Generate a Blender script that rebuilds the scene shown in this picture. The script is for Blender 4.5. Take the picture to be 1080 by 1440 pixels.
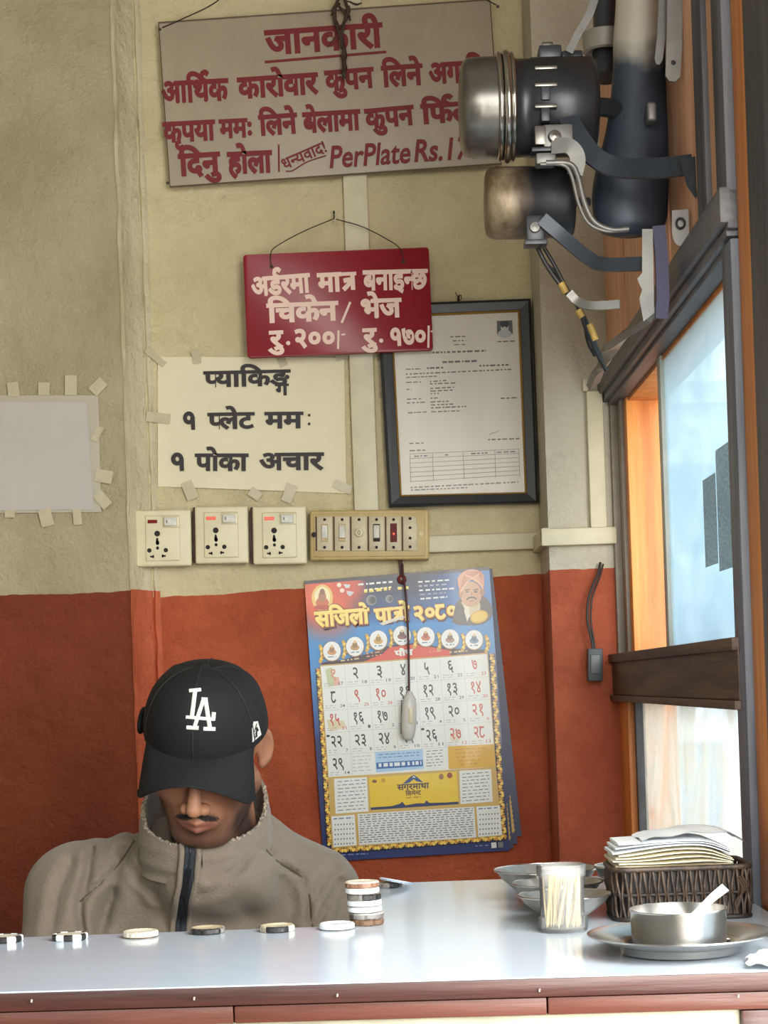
import bpy, bmesh, math, random
import numpy as np
from mathutils import Vector, Matrix
random.seed(7); np.random.seed(7)
for o in list(bpy.data.objects): bpy.data.objects.remove(o)
SC = bpy.context.scene; COL = SC.collection
PI = math.pi
# ------------------------------------------------------------------ camera
EYE = 1.15                                   # eye height; the counter top is 0.245 below it
FPX, PPX, PPY, ROLL = 2600.0, 552.0, 963.0, math.radians(2.0)
cd = bpy.data.cameras.new('camera'); cam = bpy.data.objects.new('camera', cd); COL.objects.link(cam)
cam.location = (0, 0, EYE); cam.rotation_euler = (PI/2, ROLL, 0)
cd.sensor_width = 36; cd.lens = FPX/1440*36
cd.shift_x = -(PPX-540)/1440; cd.shift_y = (PPY-720)/1440
cd.clip_start = .05; cd.clip_end = 200
SC.camera = cam
# ------------------------------------------------------------------ sky
w = bpy.data.worlds.new('sky'); SC.world = w; w.use_nodes = True
nt = w.node_tree; bg = nt.nodes['Background']
tc = nt.nodes.new('ShaderNodeTexCoord'); sp = nt.nodes.new('ShaderNodeSeparateXYZ'); cr = nt.nodes.new('ShaderNodeValToRGB')
nt.links.new(tc.outputs['Generated'], sp.inputs[0]); nt.links.new(sp.outputs['Z'], cr.inputs[0]); nt.links.new(cr.outputs[0], bg.inputs[0])
cr.color_ramp.elements[0].position = 0.0; cr.color_ramp.elements[0].color = (.74,.80,.84,1)
cr.color_ramp.elements[1].position = .6; cr.color_ramp.elements[1].color = (.46,.62,.78,1)
bg.inputs[1].default_value = 2.2
# ------------------------------------------------------------------ daylight and an added key lamp
def area(name, loc, target, sx, sy, power, col):
    l = bpy.data.lights.new(name, 'AREA'); l.shape = 'RECTANGLE'; l.size = sx; l.size_y = sy; l.energy = power; l.color = col
    o = bpy.data.objects.new(name, l); COL.objects.link(o); o.location = loc
    o.rotation_euler = (Vector(target)-Vector(loc)).to_track_quat('-Z', 'Y').to_euler(); return o
area('added_right_key', (.60, .95, 1.45), (-.35, 3.0, 1.15), .9, 1.3, 27, (1, .955, .87))  # added area lamp, unseen to the right, supplying the key light
area('shopfront_daylight', (-.2, -1.6, 2.0), (-.2, 3.3, 1.3), 2.2, 1.0, 15, (1, .95, .84))
sl = bpy.data.lights.new('sun', 'SUN'); sl.energy = 1.3; sl.angle = math.radians(1.5); sl.color = (1, .93, .8)
so = bpy.data.objects.new('sun', sl); COL.objects.link(so); so.rotation_euler = Vector((.10, 1.0, -1.15)).to_track_quat('-Z', 'Y').to_euler(); so.location = (6, -6, 7)
SC.view_settings.view_transform = 'Standard'; SC.view_settings.look = 'None'
SC.view_settings.exposure = 0.9; SC.view_settings.gamma = 1; SC.view_settings.use_curve_mapping = False
SC.cycles.max_bounces = 8; SC.cycles.transparent_max_bounces = 12; SC.cycles.sample_clamp_indirect = 4
SC.cycles.use_denoising = True; SC.cycles.caustics_reflective = False; SC.cycles.caustics_refractive = False
# ------------------------------------------------------------------ pixel rays
CR, SR = math.cos(ROLL), math.sin(ROLL)
def uv(px, py):
    dx, dy = px-PPX, py-PPY
    return (dx*CR-dy*SR)/FPX, (-dx*SR-dy*CR)/FPX
def P(px, py, D):
    u, v = uv(px, py); return Vector((u*D, D, EYE+v*D))
def PX(px, py, X):
    u, v = uv(px, py); D = X/u; return Vector((X, D, EYE+v*D))
def PZ(px, py, z):
    u, v = uv(px, py); D = (z-EYE)/v; return Vector((u*D, D, z))
def px2m(n, D): return n*D/FPX
# ------------------------------------------------------------------ materials
def lin(c): return tuple(((x/255)/12.92 if x/255 <= .04045 else ((x/255+.055)/1.055)**2.4) for x in c)
def mat(name, col=(128,128,128), rough=.6, metal=0, var=0, vscale=8, bump=0, bscale=60, col2=None, spec=.5, grain=None, detail=6):
    m = bpy.data.materials.new(name); m.use_nodes = True; t = m.node_tree; b = t.nodes['Principled BSDF']
    b.inputs['Roughness'].default_value = rough; b.inputs['Metallic'].default_value = metal; b.inputs['Specular IOR Level'].default_value = spec
    c = lin(col); b.inputs['Base Color'].default_value = (*c, 1)
    tcn = t.nodes.new('ShaderNodeTexCoord'); mp = t.nodes.new('ShaderNodeMapping'); t.links.new(tcn.outputs['Object'], mp.inputs[0])
    if grain: mp.inputs['Scale'].default_value = grain
    if var or col2:
        n = t.nodes.new('ShaderNodeTexNoise'); n.inputs['Scale'].default_value = vscale; n.inputs['Detail'].default_value = detail; n.inputs['Roughness'].default_value = .65
        t.links.new(mp.outputs[0], n.inputs['Vector'])
        r = t.nodes.new('ShaderNodeValToRGB'); t.links.new(n.outputs['Fac'], r.inputs[0])
        c2 = lin(col2) if col2 else tuple(x*(1-var) for x in c)
        r.color_ramp.elements[0].position = .38; r.color_ramp.elements[0].color = (*c2, 1)
        r.color_ramp.elements[1].position = .62; r.color_ramp.elements[1].color = (*c, 1)
        t.links.new(r.outputs[0], b.inputs['Base Color'])
    if bump:
        n2 = t.nodes.new('ShaderNodeTexNoise'); n2.inputs['Scale'].default_value = bscale; n2.inputs['Detail'].default_value = 8
        t.links.new(mp.outputs[0], n2.inputs['Vector'])
        bp = t.nodes.new('ShaderNodeBump'); bp.inputs['Strength'].default_value = bump; bp.inputs['Distance'].default_value = .004
        t.links.new(n2.outputs['Fac'], bp.inputs['Height']); t.links.new(bp.outputs[0], b.inputs['Normal'])
    return m
def colmat(name, rough=.5, bump=0, bscale=300, spec=.4, coat=0, sheen=0):
    m = bpy.data.materials.new(name); m.use_nodes = True; t = m.node_tree; b = t.nodes['Principled BSDF']
    a = t.nodes.new('ShaderNodeAttribute'); a.attribute_name = 'Col'; t.links.new(a.outputs['Color'], b.inputs['Base Color'])
    b.inputs['Roughness'].default_value = rough; b.inputs['Specular IOR Level'].default_value = spec; b.inputs['Coat Weight'].default_value = coat
    if sheen: b.inputs['Sheen Weight'].default_value = sheen
    if bump:
        n2 = t.nodes.new('ShaderNodeTexNoise'); n2.inputs['Scale'].default_value = bscale; n2.inputs['Detail'].default_value = 6
        tcn = t.nodes.new('ShaderNodeTexCoord'); t.links.new(tcn.outputs['Object'], n2.inputs['Vector'])
        bp = t.nodes.new('ShaderNodeBump'); bp.inputs['Strength'].default_value = bump; bp.inputs['Distance'].default_value = .002
        t.links.new(n2.outputs['Fac'], bp.inputs['Height']); t.links.new(bp.outputs[0], b.inputs['Normal'])
    return m
def wall_mat(name, cream, cream2, red, red2, zline, slope=0.0, crack=1.0):
    """two coats of wall paint: cream above a hand-painted line, brick red below, over lumpy plaster"""
    m = bpy.data.materials.new(name); m.use_nodes = True; t = m.node_tree; N = t.nodes.new; L = t.links.new
    b = t.nodes['Principled BSDF']; g = N('ShaderNodeNewGeometry'); s = N('ShaderNodeSeparateXYZ'); L(g.outputs['Position'], s.inputs[0])
    def noise(sc, det=6, rgh=.6, vec=None):
        n = N('ShaderNodeTexNoise'); n.inputs['Scale'].default_value = sc; n.inputs['Detail'].default_value = det; n.inputs['Roughness'].default_value = rgh
        L(vec or g.outputs['Position'], n.inputs['Vector']); return n.outputs['Fac']
    def mth(op, a, b_, c=None):
        n = N('ShaderNodeMath'); n.operation = op
        for i, x in enumerate((a, b_, c)):
            if x is None: continue
            if isinstance(x, (int, float)): n.inputs[i].default_value = x
            else: L(x, n.inputs[i])
        return n.outputs[0]
    def ramp(f, p0, c0, p1, c1):
        r = N('ShaderNodeValToRGB'); L(f, r.inputs[0]); e = r.color_ramp.elements
        e[0].position = p0; e[0].color = (*c0, 1); e[1].position = p1; e[1].color = (*c1, 1); return r.outputs[0]
    def mix(f, a, c):
        x = N('ShaderNodeMix'); x.data_type = 'RGBA'
        if isinstance(f, float): x.inputs[0].default_value = f
        else: L(f, x.inputs[0])
        L(a, x.inputs[6]); L(c, x.inputs[7]); return x.outputs[2]
    creamc = ramp(noise(5), .35, lin(cream2), .62, lin(cream))
    stain = ramp(noise(16, 8, .7), .56, (0,0,0), .72, (1,1,1))
    sc = N('ShaderNodeRGB'); sc.outputs[0].default_value = (*lin(tuple(int(x*.86) for x in cream2)), 1)
    creamc = mix(mth('MULTIPLY', stain, .35), creamc, sc.outputs[0])
    redc = ramp(noise(7, 8, .7), .35, lin(red2), .65, lin(red))
    scr = N('ShaderNodeRGB'); scr.outputs[0].default_value = (*lin(tuple(min(255, int(x*1.25+12)) for x in red)), 1)
    redc = mix(mth('MULTIPLY', ramp(noise(70, 4, .8), .66, (0,0,0), .74, (1,1,1)), .35), redc, scr.outputs[0])
    line = mth('ADD', s.outputs['Z'], mth('MULTIPLY', s.outputs['X'], slope))
    line = mth('ADD', line, mth('MULTIPLY', noise(14, 3), .012))
    k = mth('GREATER_THAN', line, zline+.006)
    L(mix(k, redc, creamc), b.inputs['Base Color'])
    b.inputs['Roughness'].default_value = .55; b.inputs['Specular IOR Level'].default_value = .35
    vo = N('ShaderNodeTexVoronoi'); vo.feature = 'DISTANCE_TO_EDGE'; vo.inputs['Scale'].default_value = 9
    wv = N('ShaderNodeTexNoise'); wv.inputs['Scale'].default_value = 6; L(g.outputs['Position'], wv.inputs['Vector'])
    va = N('ShaderNodeMix'); va.data_type = 'VECTOR'; va.inputs[0].default_value = .35; L(g.outputs['Position'], va.inputs[4]); L(wv.outputs['Color'], va.inputs[5]); L(va.outputs[1], vo.inputs['Vector'])
    edge = ramp(vo.outputs[0], 0.0, (0,0,0), .02, (1,1,1)); edge = mth('MAXIMUM', edge, ramp(noise(3.1, 2), .44, (1,1,1), .56, (0,0,0)))
    h = mth('ADD', mth('MULTIPLY', noise(22, 9, .66), 1.3), mth('MULTIPLY', noise(5, 2), 1.2))
    h = mth('ADD', h, mth('MULTIPLY', edge, .05*crack))
    bp = N('ShaderNodeBump'); bp.inputs['Strength'].default_value = .8; bp.inputs['Distance'].default_value = .018
    L(h, bp.inputs['Height']); L(bp.outputs[0], b.inputs['Normal'])
    return m
# ------------------------------------------------------------------ mesh helpers
class MB:
    def __init__(s): s.v = []; s.f = []; s.c = []
    def add(s, vs, fs, col=None):
        n = len(s.v); s.v += [tuple(v) for v in vs]; s.f += [tuple(i+n for i in f) for f in fs]; s.c += [col]*len(fs); return s
    def box(s, lo, hi, M=None):
        x0,y0,z0 = lo; x1,y1,z1 = hi
        vs = [Vector(p) for p in ((x0,y0,z0),(x1,y0,z0),(x1,y1,z0),(x0,y1,z0),(x0,y0,z1),(x1,y0,z1),(x1,y1,z1),(x0,y1,z1))]
        if M: vs = [M @ v for v in vs]
        return s.add(vs, [(0,3,2,1),(4,5,6,7),(0,1,5,4),(1,2,6,5),(2,3,7,6),(3,0,4,7)])
    def rbox(s, lo, hi, r=.002, seg=2, M=None):
        b = bmesh.new(); bmesh.ops.create_cube(b, size=1)
        for v in b.verts: v.co = Vector([lo[i]+(v.co[i]+.5)*(hi[i]-lo[i]) for i in range(3)])
        bmesh.ops.bevel(b, geom=b.edges[:], offset=r, segments=seg, profile=.6, affect='EDGES')
        vs = [(M @ v.co) if M else v.co.copy() for v in b.verts]; b.verts.index_update()
        s.add(vs, [[v.index for v in f.verts] for f in b.faces]); b.free(); return s
    def tube(s, pts, r, n=8, cap=True, flat=1.0, closed=False):
        pts = [Vector(p) for p in pts]; N = len(pts); rs = r if isinstance(r, (list, tuple)) else [r]*N
        vs = []; prev = None
        for i, p in enumerate(pts):
            if closed: t = pts[(i+1) % N]-pts[i-1]
            else: t = pts[min(i+1, N-1)]-pts[max(i-1, 0)]
            t.normalize()
            a = prev if prev is not None else (Vector((0,1,0)) if abs(t.y) < .9 else Vector((1,0,0)))
            a = (a-t*a.dot(t)).normalized(); prev = a; b = t.cross(a)
            for k in range(n):
                th = 2*PI*k/n; vs.append(p+(a*math.cos(th)*flat+b*math.sin(th))*rs[i])
        fs = []
        for i in range(N if closed else N-1):
            j = (i+1) % N
            for k in range(n): fs.append((i*n+k, i*n+(k+1) % n, j*n+(k+1) % n, j*n+k))
        if cap and not closed: fs += [tuple(range(n))[::-1], tuple(range((N-1)*n, N*n))]
        return s.add(vs, fs)
    def lathe(s, prof, n=32, M=None, ang=2*PI):
        """prof: (r, z) pairs about local z"""
        vs = []; fs = []; K = len(prof)
        for k in range(n):
            a = ang*k/n
            for r, z in prof: vs.append(Vector((r*math.cos(a), r*math.sin(a), z)))
        for k in range(n):
            j = (k+1) % n
            for i in range(K-1):
                q = (k*K+i, j*K+i, j*K+i+1, k*K+i+1)
                fs.append(q)
        if M: vs = [M @ v for v in vs]
        return s.add(vs, fs)
    def strap(s, pts, wdt, th, up=Vector((0,0,1)), nrm=None):
        """flat bar along pts; wdt along 'up'-ish side vector, th across"""
        pts = [Vector(p) for p in pts]; N = len(pts); vs = []
        for i, p in enumerate(pts):
            t = (pts[min(i+1, N-1)]-pts[max(i-1, 0)]).normalized()
            side = (nrm.cross(t) if nrm else t.cross(Vector((0,1,0)))).normalized(); nn = t.cross(side).normalized()
            W = wdt[i] if isinstance(wdt, (list, tuple)) else wdt
            for a, b in ((-1,-1),(1,-1),(1,1),(-1,1)): vs.append(p+side*a*W/2+nn*b*th/2)
        fs = [(i*4+k, i*4+(k+1) % 4, i*4+4+(k+1) % 4, i*4+4+k) for i in range(N-1) for k in range(4)]
        fs += [(3,2,1,0), (N*4-4,N*4-3,N*4-2,N*4-1)]
        return s.add(vs, fs)
    def build(s, name, material, parent=None, smooth=None, loc=None, merge=False):
        m = bpy.data.meshes.new(name); m.from_pydata(s.v, [], s.f); m.materials.append(material)
        b = bmesh.new(); b.from_mesh(m)
        if merge: bmesh.ops.remove_doubles(b, verts=b.verts[:], dist=1e-5)
        if not any(c for c in s.c): bmesh.ops.recalc_face_normals(b, faces=b.faces[:])
        b.to_mesh(m); b.free()
        if any(c is not None for c in s.c):
            at = m.color_attributes.new('Col', 'FLOAT_COLOR', 'CORNER')
            arr = []
            for f, c in zip(s.f, s.c):
                if c is None: c = (1,1,1)
                if isinstance(c[0], (tuple, list)): arr += [x for cc in c for x in (*cc, 1)]
                else: arr += [*c, 1]*len(f)
            at.data.foreach_set('color', arr)
        if smooth is not None:
            for p in m.polygons: p.use_smooth = True
            if smooth < 170: m.set_sharp_from_angle(angle=math.radians(smooth))
        o = bpy.data.objects.new(name, m); COL.objects.link(o)
        if parent: o.parent = parent
        if loc: o.location = loc
        return o
def tag(o, label=None, cat=None, group=None, kind=None):
    if label: o['label'] = label
    if cat: o['category'] = cat
    if group: o['group'] = group
    if kind: o['kind'] = kind
    return o
def thing(name, label, cat, loc=(0,0,0), rot=(0,0,0), group=None):
    o = bpy.data.objects.new(name, None); COL.objects.link(o); o.location = loc; o.rotation_euler = rot; o.empty_display_size = .02
    return tag(o, label, cat, group)
def copy_tree(o, parent=None):
    c = o.copy(); COL.objects.link(c); c.parent = parent
    for ch in list(o.children): copy_tree(ch, c)
    return c
def smooth_path(pts, n=8):
    """Catmull-Rom through points (any dimension)"""
    p = [np.array(q, float) for q in pts]; p = [2*p[0]-p[1]]+p+[2*p[-1]-p[-2]]; out = []
    for i in range(1, len(p)-2):
        for k in range(n):
            t = k/n
            out.append(.5*((2*p[i])+(-p[i-1]+p[i+1])*t+(2*p[i-1]-5*p[i]+4*p[i+1]-p[i+2])*t*t+(-p[i-1]+3*p[i]-3*p[i+1]+p[i+2])*t**3))
    out.append(p[-2]); return [tuple(q) for q in out]
# a flat thing standing on a wall: local x right, z up, -y towards the room
class Flat:
    def __init__(s, px, py, D, deg=0.0):
        s.D = D; s.c = P(px, py, D); s.a = math.radians(deg)      # deg: tilt in the picture, counter-clockwise; the roll is taken off
        s.w = s.a-ROLL; s.rot = (0, -s.w, 0)
    def L(s, px, py):
        p = P(px, py, s.D); x, z = p.x-s.c.x, p.z-s.c.z; c, n = math.cos(s.w), math.sin(s.w)
        return (x*c+z*n, -x*n+z*c)
    def m(s, n): return n*s.D/FPX
# ------------------------------------------------------------------ lettering
_gc = {}
def glyph(ch, bold):
    k = (ch, bold)
    if k in _gc: return _gc[k]
    def shape(res, off):
        c = bpy.data.curves.new('t', 'FONT'); c.body = ch; c.size = 1; c.offset = off; c.resolution_u = res
        o = bpy.data.objects.new('t', c); COL.objects.link(o)
        m = bpy.data.meshes.new_from_object(o); r = (sum(p.area for p in m.polygons), [(q.co.x, q.co.y) for q in m.vertices], [tuple(p.vertices) for p in m.polygons])
        bpy.data.objects.remove(o); bpy.data.curves.remove(c); bpy.data.meshes.remove(m); return r
    # a thickened outline sometimes fills badly: take the first that has the area it should have
    a0 = shape(4, 0)[0]; want = a0+(shape(4, .01)[0]-a0)*bold/.01; best = None
    for off in (bold, bold-.002, bold+.002, bold-.004, bold+.004, bold-.007, bold-.01, .02, .01):
        for res in (3, 2, 4, 6):
            r = shape(res, off); e = abs(r[0]-want)
            if best is None or e < best[0]: best = (e, r)
            if e < .04*want+.002: break
        if best[0] < .04*want+.002: break
    v, f = best[1][1], best[1][2]
    if best[0] > .05*want+.004 and bold > .012:                      # never filled well: overprint shifted copies of a thinner cut
        tv, tf = [(q[0], q[1]) for q in glyph(ch, .010)[0]], glyph(ch, .010)[1]; d = bold-.010; v = []; f = []
        for dx, dy in ((d,0),(-d,0),(0,d),(0,-d),(d*.7,d*.7),(-d*.7,-d*.7)):
            n = len(v); v += [(x+dx, y+dy, n//len(tv)) for x, y in tv]; f += [tuple(i+n for i in q) for q in tf]
    _gc[k] = (v, f); return _gc[k]
def adv(ch):
    k = ('adv', ch)
    if k not in _gc:
        dev = ord(ch[0]) > 0x900
        w3 = 'ककक' if dev else 'HHH'; a = glyph(ch+w3, 0)[0]; b = glyph(w3, 0)[0]
        _gc[k] = max(q[0] for q in a)-max(q[0] for q in b)
    return _gc[k]
def stroke2d(pts, wd, taper=None):
    """2D brush stroke -> verts, faces"""
    p = [Vector(q).to_2d() for q in pts]; v = []; N = len(p)
    for i in range(N):
        t = (p[min(i+1, N-1)]-p[max(i-1, 0)]).normalized(); n = Vector((-t.y, t.x)); W = wd*(taper[i] if taper else 1)/2
        v += [tuple(p[i]+n*W), tuple(p[i]-n*W)]
    return v, [(2*i, 2*i+1, 2*i+3, 2*i+2) for i in range(N-1)]
def clip_right(v, f, x):
    b = bmesh.new(); vs = [b.verts.new((p[0], p[1], 0)) for p in v]
    for q in f:
        try: b.faces.new([vs[i] for i in q])
        except ValueError: pass
    bmesh.ops.bisect_plane(b, geom=b.verts[:]+b.edges[:]+b.faces[:], plane_co=(x,0,0), plane_no=(1,0,0), clear_outer=True)
    b.verts.index_update(); r = ([(q.co.x, q.co.y) for q in b.verts], [tuple(w_.index for w_ in q.verts) for q in b.faces]); b.free(); return r
def layout(toks, bold=.02):
    """toks: string in visual order; ~ before a letter = its half form, {tra} {reph} {nep8} {nga} special forms"""
    V = []; F = []; G = []; x = 0.0; i = 0; sw = .085+2*bold
    def put(v, f, ox=0, oy=0, s=1):
        n = len(V); V.extend([(q[0]*s+ox, q[1]*s+oy) for q in v]); F.extend([tuple(q+n for q in g_) for g_ in f]); g0 = G[-1]+1 if G else 0; G.extend([g0+(q[2] if len(q) > 2 else 0) for q in v])
    while i < len(toks):
        ch = toks[i]
        if ch == '{':
            j = toks.index('}', i); k = toks[i+1:j]; i = j+1
            if k == 'tra':
                put(*stroke2d([(-.02,.622-.04),(.62,.622-.04)], .085+bold), x); put(*stroke2d([(.47,.6),(.47,0)], sw), x)
                put(*stroke2d(smooth_path([(.47,.36),(.3,.37),(.12,.34)]), sw), x); put(*stroke2d(smooth_path([(.45,.36),(.3,.2),(.1,.02)]), sw), x); x += .60
            elif k == 'reph':
                put(*stroke2d(smooth_path([(-.13,.60),(-.26,.70),(-.24,.84),(-.10,.88),(.0,.80)]), sw), x)
            elif k == 'nep8':
                put(*stroke2d([(.0,.585),(.46,.585)], sw), x); put(*stroke2d(smooth_path([(.2,.6),(.1,.42),(.07,.2),(.17,.04),(.33,.04),(.46,.16)]), sw), x); x += .52
            elif k == 'one':
                put(*stroke2d([(.21+.15*math.cos(t_), .42+.165*math.sin(t_)) for t_ in np.linspace(0,2*PI,21)], sw), x); put(*stroke2d([(.37,.45),(.375,.2),(.385,-.03)], sw), x); x += .50
            elif k == 'nga':
                put(*glyph('ङ', bold), x); put(*glyph('ग', bold), x+.18, -.42, .72); x += adv('ङ')
            continue
        if ch == '~':
            ch = toks[i+1]; v, f = glyph(ch, bold); a = adv(ch)
            put(*clip_right(v, f, a-.175), x); x += a-.20; i += 2; continue
        if ch == ' ': x += .3; i += 1; continue
        v, f = glyph(ch, bold); put(v, f, x); x += adv(ch); i += 1
    layout.g = G; return V, F
class Print:
    """flat print on a Flat frame; every call is a coloured layer a hair above the last"""
    def __init__(s, fl, y0): s.fl = fl; s.y = y0; s.mb = MB(); s.step = .00002; s.hold = False
    def raw(s, pts2, faces, col, g=None):
        y = s.y; s.y -= 0 if s.hold else (.00013 if g else s.step)
        vs = [(p[0], y-(g[i] % 6)*.00002 if g else y, p[1]) for i, p in enumerate(pts2)]; ff = []; cc = []
        for f in faces:
            a = sum((pts2[f[i]][0]*pts2[f[(i+1) % len(f)]][1]-pts2[f[(i+1) % len(f)]][0]*pts2[f[i]][1]) for i in range(len(f)))
            g = f if a > 0 else f[::-1]
            n = len(s.mb.v); ff.append(g)
            if callable(col): cc.append(tuple(col(*pts2[i]) for i in g))
            else: cc.append(col)
        n = len(s.mb.v); s.mb.v += vs; s.mb.f += [tuple(i+n for i in f) for f in ff]; s.mb.c += cc
    def poly(s, pts, col): s.raw([s.fl.L(*p) for p in pts], [tuple(range(len(pts)))], lin(col))
    def ell(s, cx, cy, rx, ry, col, n=20, rot=0):
        c, q = math.cos(rot), math.sin(rot)
        s.poly([(cx+rx*math.cos(2*PI*k/n)*c-ry*math.sin(2*PI*k/n)*q, cy+rx*math.cos(2*PI*k/n)*q+ry*math.sin(2*PI*k/n)*c) for k in range(n)], col)
    def line(s, pts, wd, col, taper=None):
        v, f = stroke2d([s.fl.L(*p) for p in pts], s.fl.m(wd), taper); s.raw(v, f, lin(col))
    def text(s, t, p0, p1, h, col, bold=.02, shear=0, cap=.622, outline=None):
        V, F = layout(t, bold); g = layout.g
        a = s.fl.L(*p0); b = s.fl.L(*p1); xs = [x for x, y in V]; x0, x1 = min(xs), max(xs)
        dx, dz = b[0]-a[0], b[1]-a[1]; Lg = math.hypot(dx, dz); ux, uz = dx/Lg, dz/Lg
        sx = Lg/(x1-x0); sz = s.fl.m(h)/cap
        def tr(x, y):
            X = (x-x0)*sx+shear*y*sz; Z = y*sz; return (a[0]+X*ux-Z*uz, a[1]+X*uz+Z*ux)
        s.raw([tr(*q) for q in V], F, lin(col), g)
    def build(s, name, material, parent): return s.mb.build(name, material, parent)
# ------------------------------------------------------------------ implicit surfaces (for the person)
def surface_nets(F, lo, h):
    ins = F < 0; nx, ny, nz = F.shape
    off = [(0,0,0),(1,0,0),(0,1,0),(1,1,0),(0,0,1),(1,0,1),(0,1,1),(1,1,1)]
    cnt = sum(ins[a:nx-1+a, b:ny-1+b, c:nz-1+c].astype(np.int8) for a, b, c in off)
    I = np.argwhere((cnt > 0) & (cnt < 8)); idx = -np.ones((nx-1, ny-1, nz-1), np.int64); idx[tuple(I.T)] = np.arange(len(I))
    pos = np.zeros((len(I), 3)); num = np.zeros(len(I))
    for a in off:
        for ax in range(3):
            if a[ax]: continue
            b = list(a); b[ax] = 1
            fa = F[I[:,0]+a[0], I[:,1]+a[1], I[:,2]+a[2]]; fb = F[I[:,0]+b[0], I[:,1]+b[1], I[:,2]+b[2]]
            m = (fa < 0) != (fb < 0); t = np.where(m, fa/np.where(m, fa-fb, 1), 0)
            q = np.array(a, float)[None]+np.zeros((len(I), 3)); q[:, ax] = t
            pos[m] += q[m]; num[m] += 1
    V = (I+pos/num[:, None])*h+np.array(lo)
    fs = []
    for ax in range(3):
        u, v = [(1,2),(2,0),(0,1)][ax]
        sl0 = [slice(None)]*3; sl1 = [slice(None)]*3; sl0[ax] = slice(0, -1); sl1[ax] = slice(1, None)
        A = ins[tuple(sl0)]; B = ins[tuple(sl1)]; E = np.argwhere(A != B)
        E = E[(E[:, u] > 0) & (E[:, v] > 0) & (E[:, u] < F.shape[u]-1) & (E[:, v] < F.shape[v]-1)]
        flip = A[tuple(E.T)]
        def g(du, dv):
            e = E.copy(); e[:, u] -= du; e[:, v] -= dv; return idx[tuple(e.T)]
        q = np.stack([g(1,1), g(0,1), g(0,0), g(1,0)], 1); q[~flip] = q[~flip][:, ::-1]; fs.append(q)
    return V, np.concatenate(fs)
def ell_sdf(p, c, r):
    q = (p-np.array(c))/np.array(r); k0 = np.linalg.norm(q, axis=-1); k1 = np.linalg.norm(q/np.array(r), axis=-1)
    return k0*(k0-1)/np.maximum(k1, 1e-9)
def cap_sdf(p, a, b, ra, rb=None):
    rb = ra if rb is None else rb; a = np.array(a, float); b = np.array(b, float); d = b-a
    t = np.clip(((p-a)@d)/(d@d), 0, 1); return np.linalg.norm(p-a-t[..., None]*d, axis=-1)-(ra+(rb-ra)*t)
def smin(a, b, k):
    h = np.clip(.5+.5*(b-a)/k, 0, 1); return b+(a-b)*h-k*h*(1-h)
def smax(a, b, k): return -smin(-a, -b, k)
def grid_sdf(f, lo, hi, h):
    ax = [np.arange(lo[i], hi[i]+h, h) for i in range(3)]
    F = np.empty((len(ax[0]), len(ax[1]), len(ax[2])))
    for i, x in enumerate(ax[0]):
        Y, Z = np.meshgrid(ax[1], ax[2], indexing='ij'); F[i] = f(np.stack([np.full_like(Y, x), Y, Z], -1))
    return surface_nets(F, lo, h)
def np_mesh(name, V, Fq, material, parent=None, cols=None):
    m = bpy.data.meshes.new(name); m.from_pydata(V.tolist(), [], Fq.tolist()); m.materials.append(material)
    m.polygons.foreach_set('use_smooth', [True]*len(m.polygons))
    if cols is not None:
        at = m.color_attributes.new('Col', 'FLOAT_COLOR', 'POINT'); at.data.foreach_set('color', np.concatenate([cols, np.ones((len(cols), 1))], 1).ravel())
    o = bpy.data.objects.new(name, m); COL.objects.link(o)
    if parent: o.parent = parent
    return o
def vnoise(p, sc, seed=0):
    """cheap smooth noise from sines"""
    r = np.random.RandomState(seed); out = 0
    for k in range(6):
        d = r.normal(size=3); d /= np.linalg.norm(d); out = out+np.sin((p@d)*sc*(1+k*.45)+r.rand()*6.28)/(1+k*.4)
    return out/3
# ================================================================== THE SETTING
E_ = EYE
DW, DP, DC, XW = 3.3, 3.25, 3.12, .385      # back wall, left pier, right pilaster, window wall
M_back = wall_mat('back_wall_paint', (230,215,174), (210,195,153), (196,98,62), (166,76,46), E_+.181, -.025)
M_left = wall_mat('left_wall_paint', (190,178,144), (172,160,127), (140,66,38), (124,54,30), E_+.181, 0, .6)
M_pil = wall_mat('pilaster_paint', (212,206,186), (196,188,164), (198,104,74), (170,84,58), E_+.184, 0, .3)
M_trim = mat('trim_paint', (214,206,176), .5, var=.12, vscale=14, bump=.3, bscale=40)
M_room = mat('room_plaster', (180,172,150), .7, var=.1, bump=.3, bscale=30)
M_ceil = mat('ceiling_paint', (150,142,122), .8, var=.12, bump=.2, bscale=20)
M_floor = mat('floor_cement', (120,104,92), .6, var=.25, vscale=5, bump=.3, bscale=50)
def wood(name, a, b, rough=.5, grain=(18,18,1.2), bump=.25):
    return mat(name, a, rough, vscale=2.2, col2=b, bump=bump, bscale=6, grain=grain, detail=10)
M_orange = wood('orange_wood', (232,150,74), (204,120,56))  # the wood's own orange, for jamb, stiles, head board and one plank
M_plank = wood('varnished_plank', (236,184,146), (212,152,118))
M_dark = wood('soot_dark_wood', (92,92,98), (58,58,64), .55)
M_sill = wood('weathered_brown_wood', (104,82,68), (62,48,40), .6, grain=(6,1.5,22), bump=.5)
M_post = wood('blue_grey_post', (112,116,128), (78,82,94), .5)
M_lint = wood('dark_lintel_wood', (104,102,106), (68,68,74), .45, grain=(10,1.5,14))
M_red = wood('counter_red_wood', (78,42,34), (56,30,25), .38, grain=(1.2,18,18), bump=.2)
def structure(name, mb, m, parent=None, **k):
    o = mb.build(name, m, parent, **k)
    if parent is None: o['kind'] = 'structure'
    return o
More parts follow.
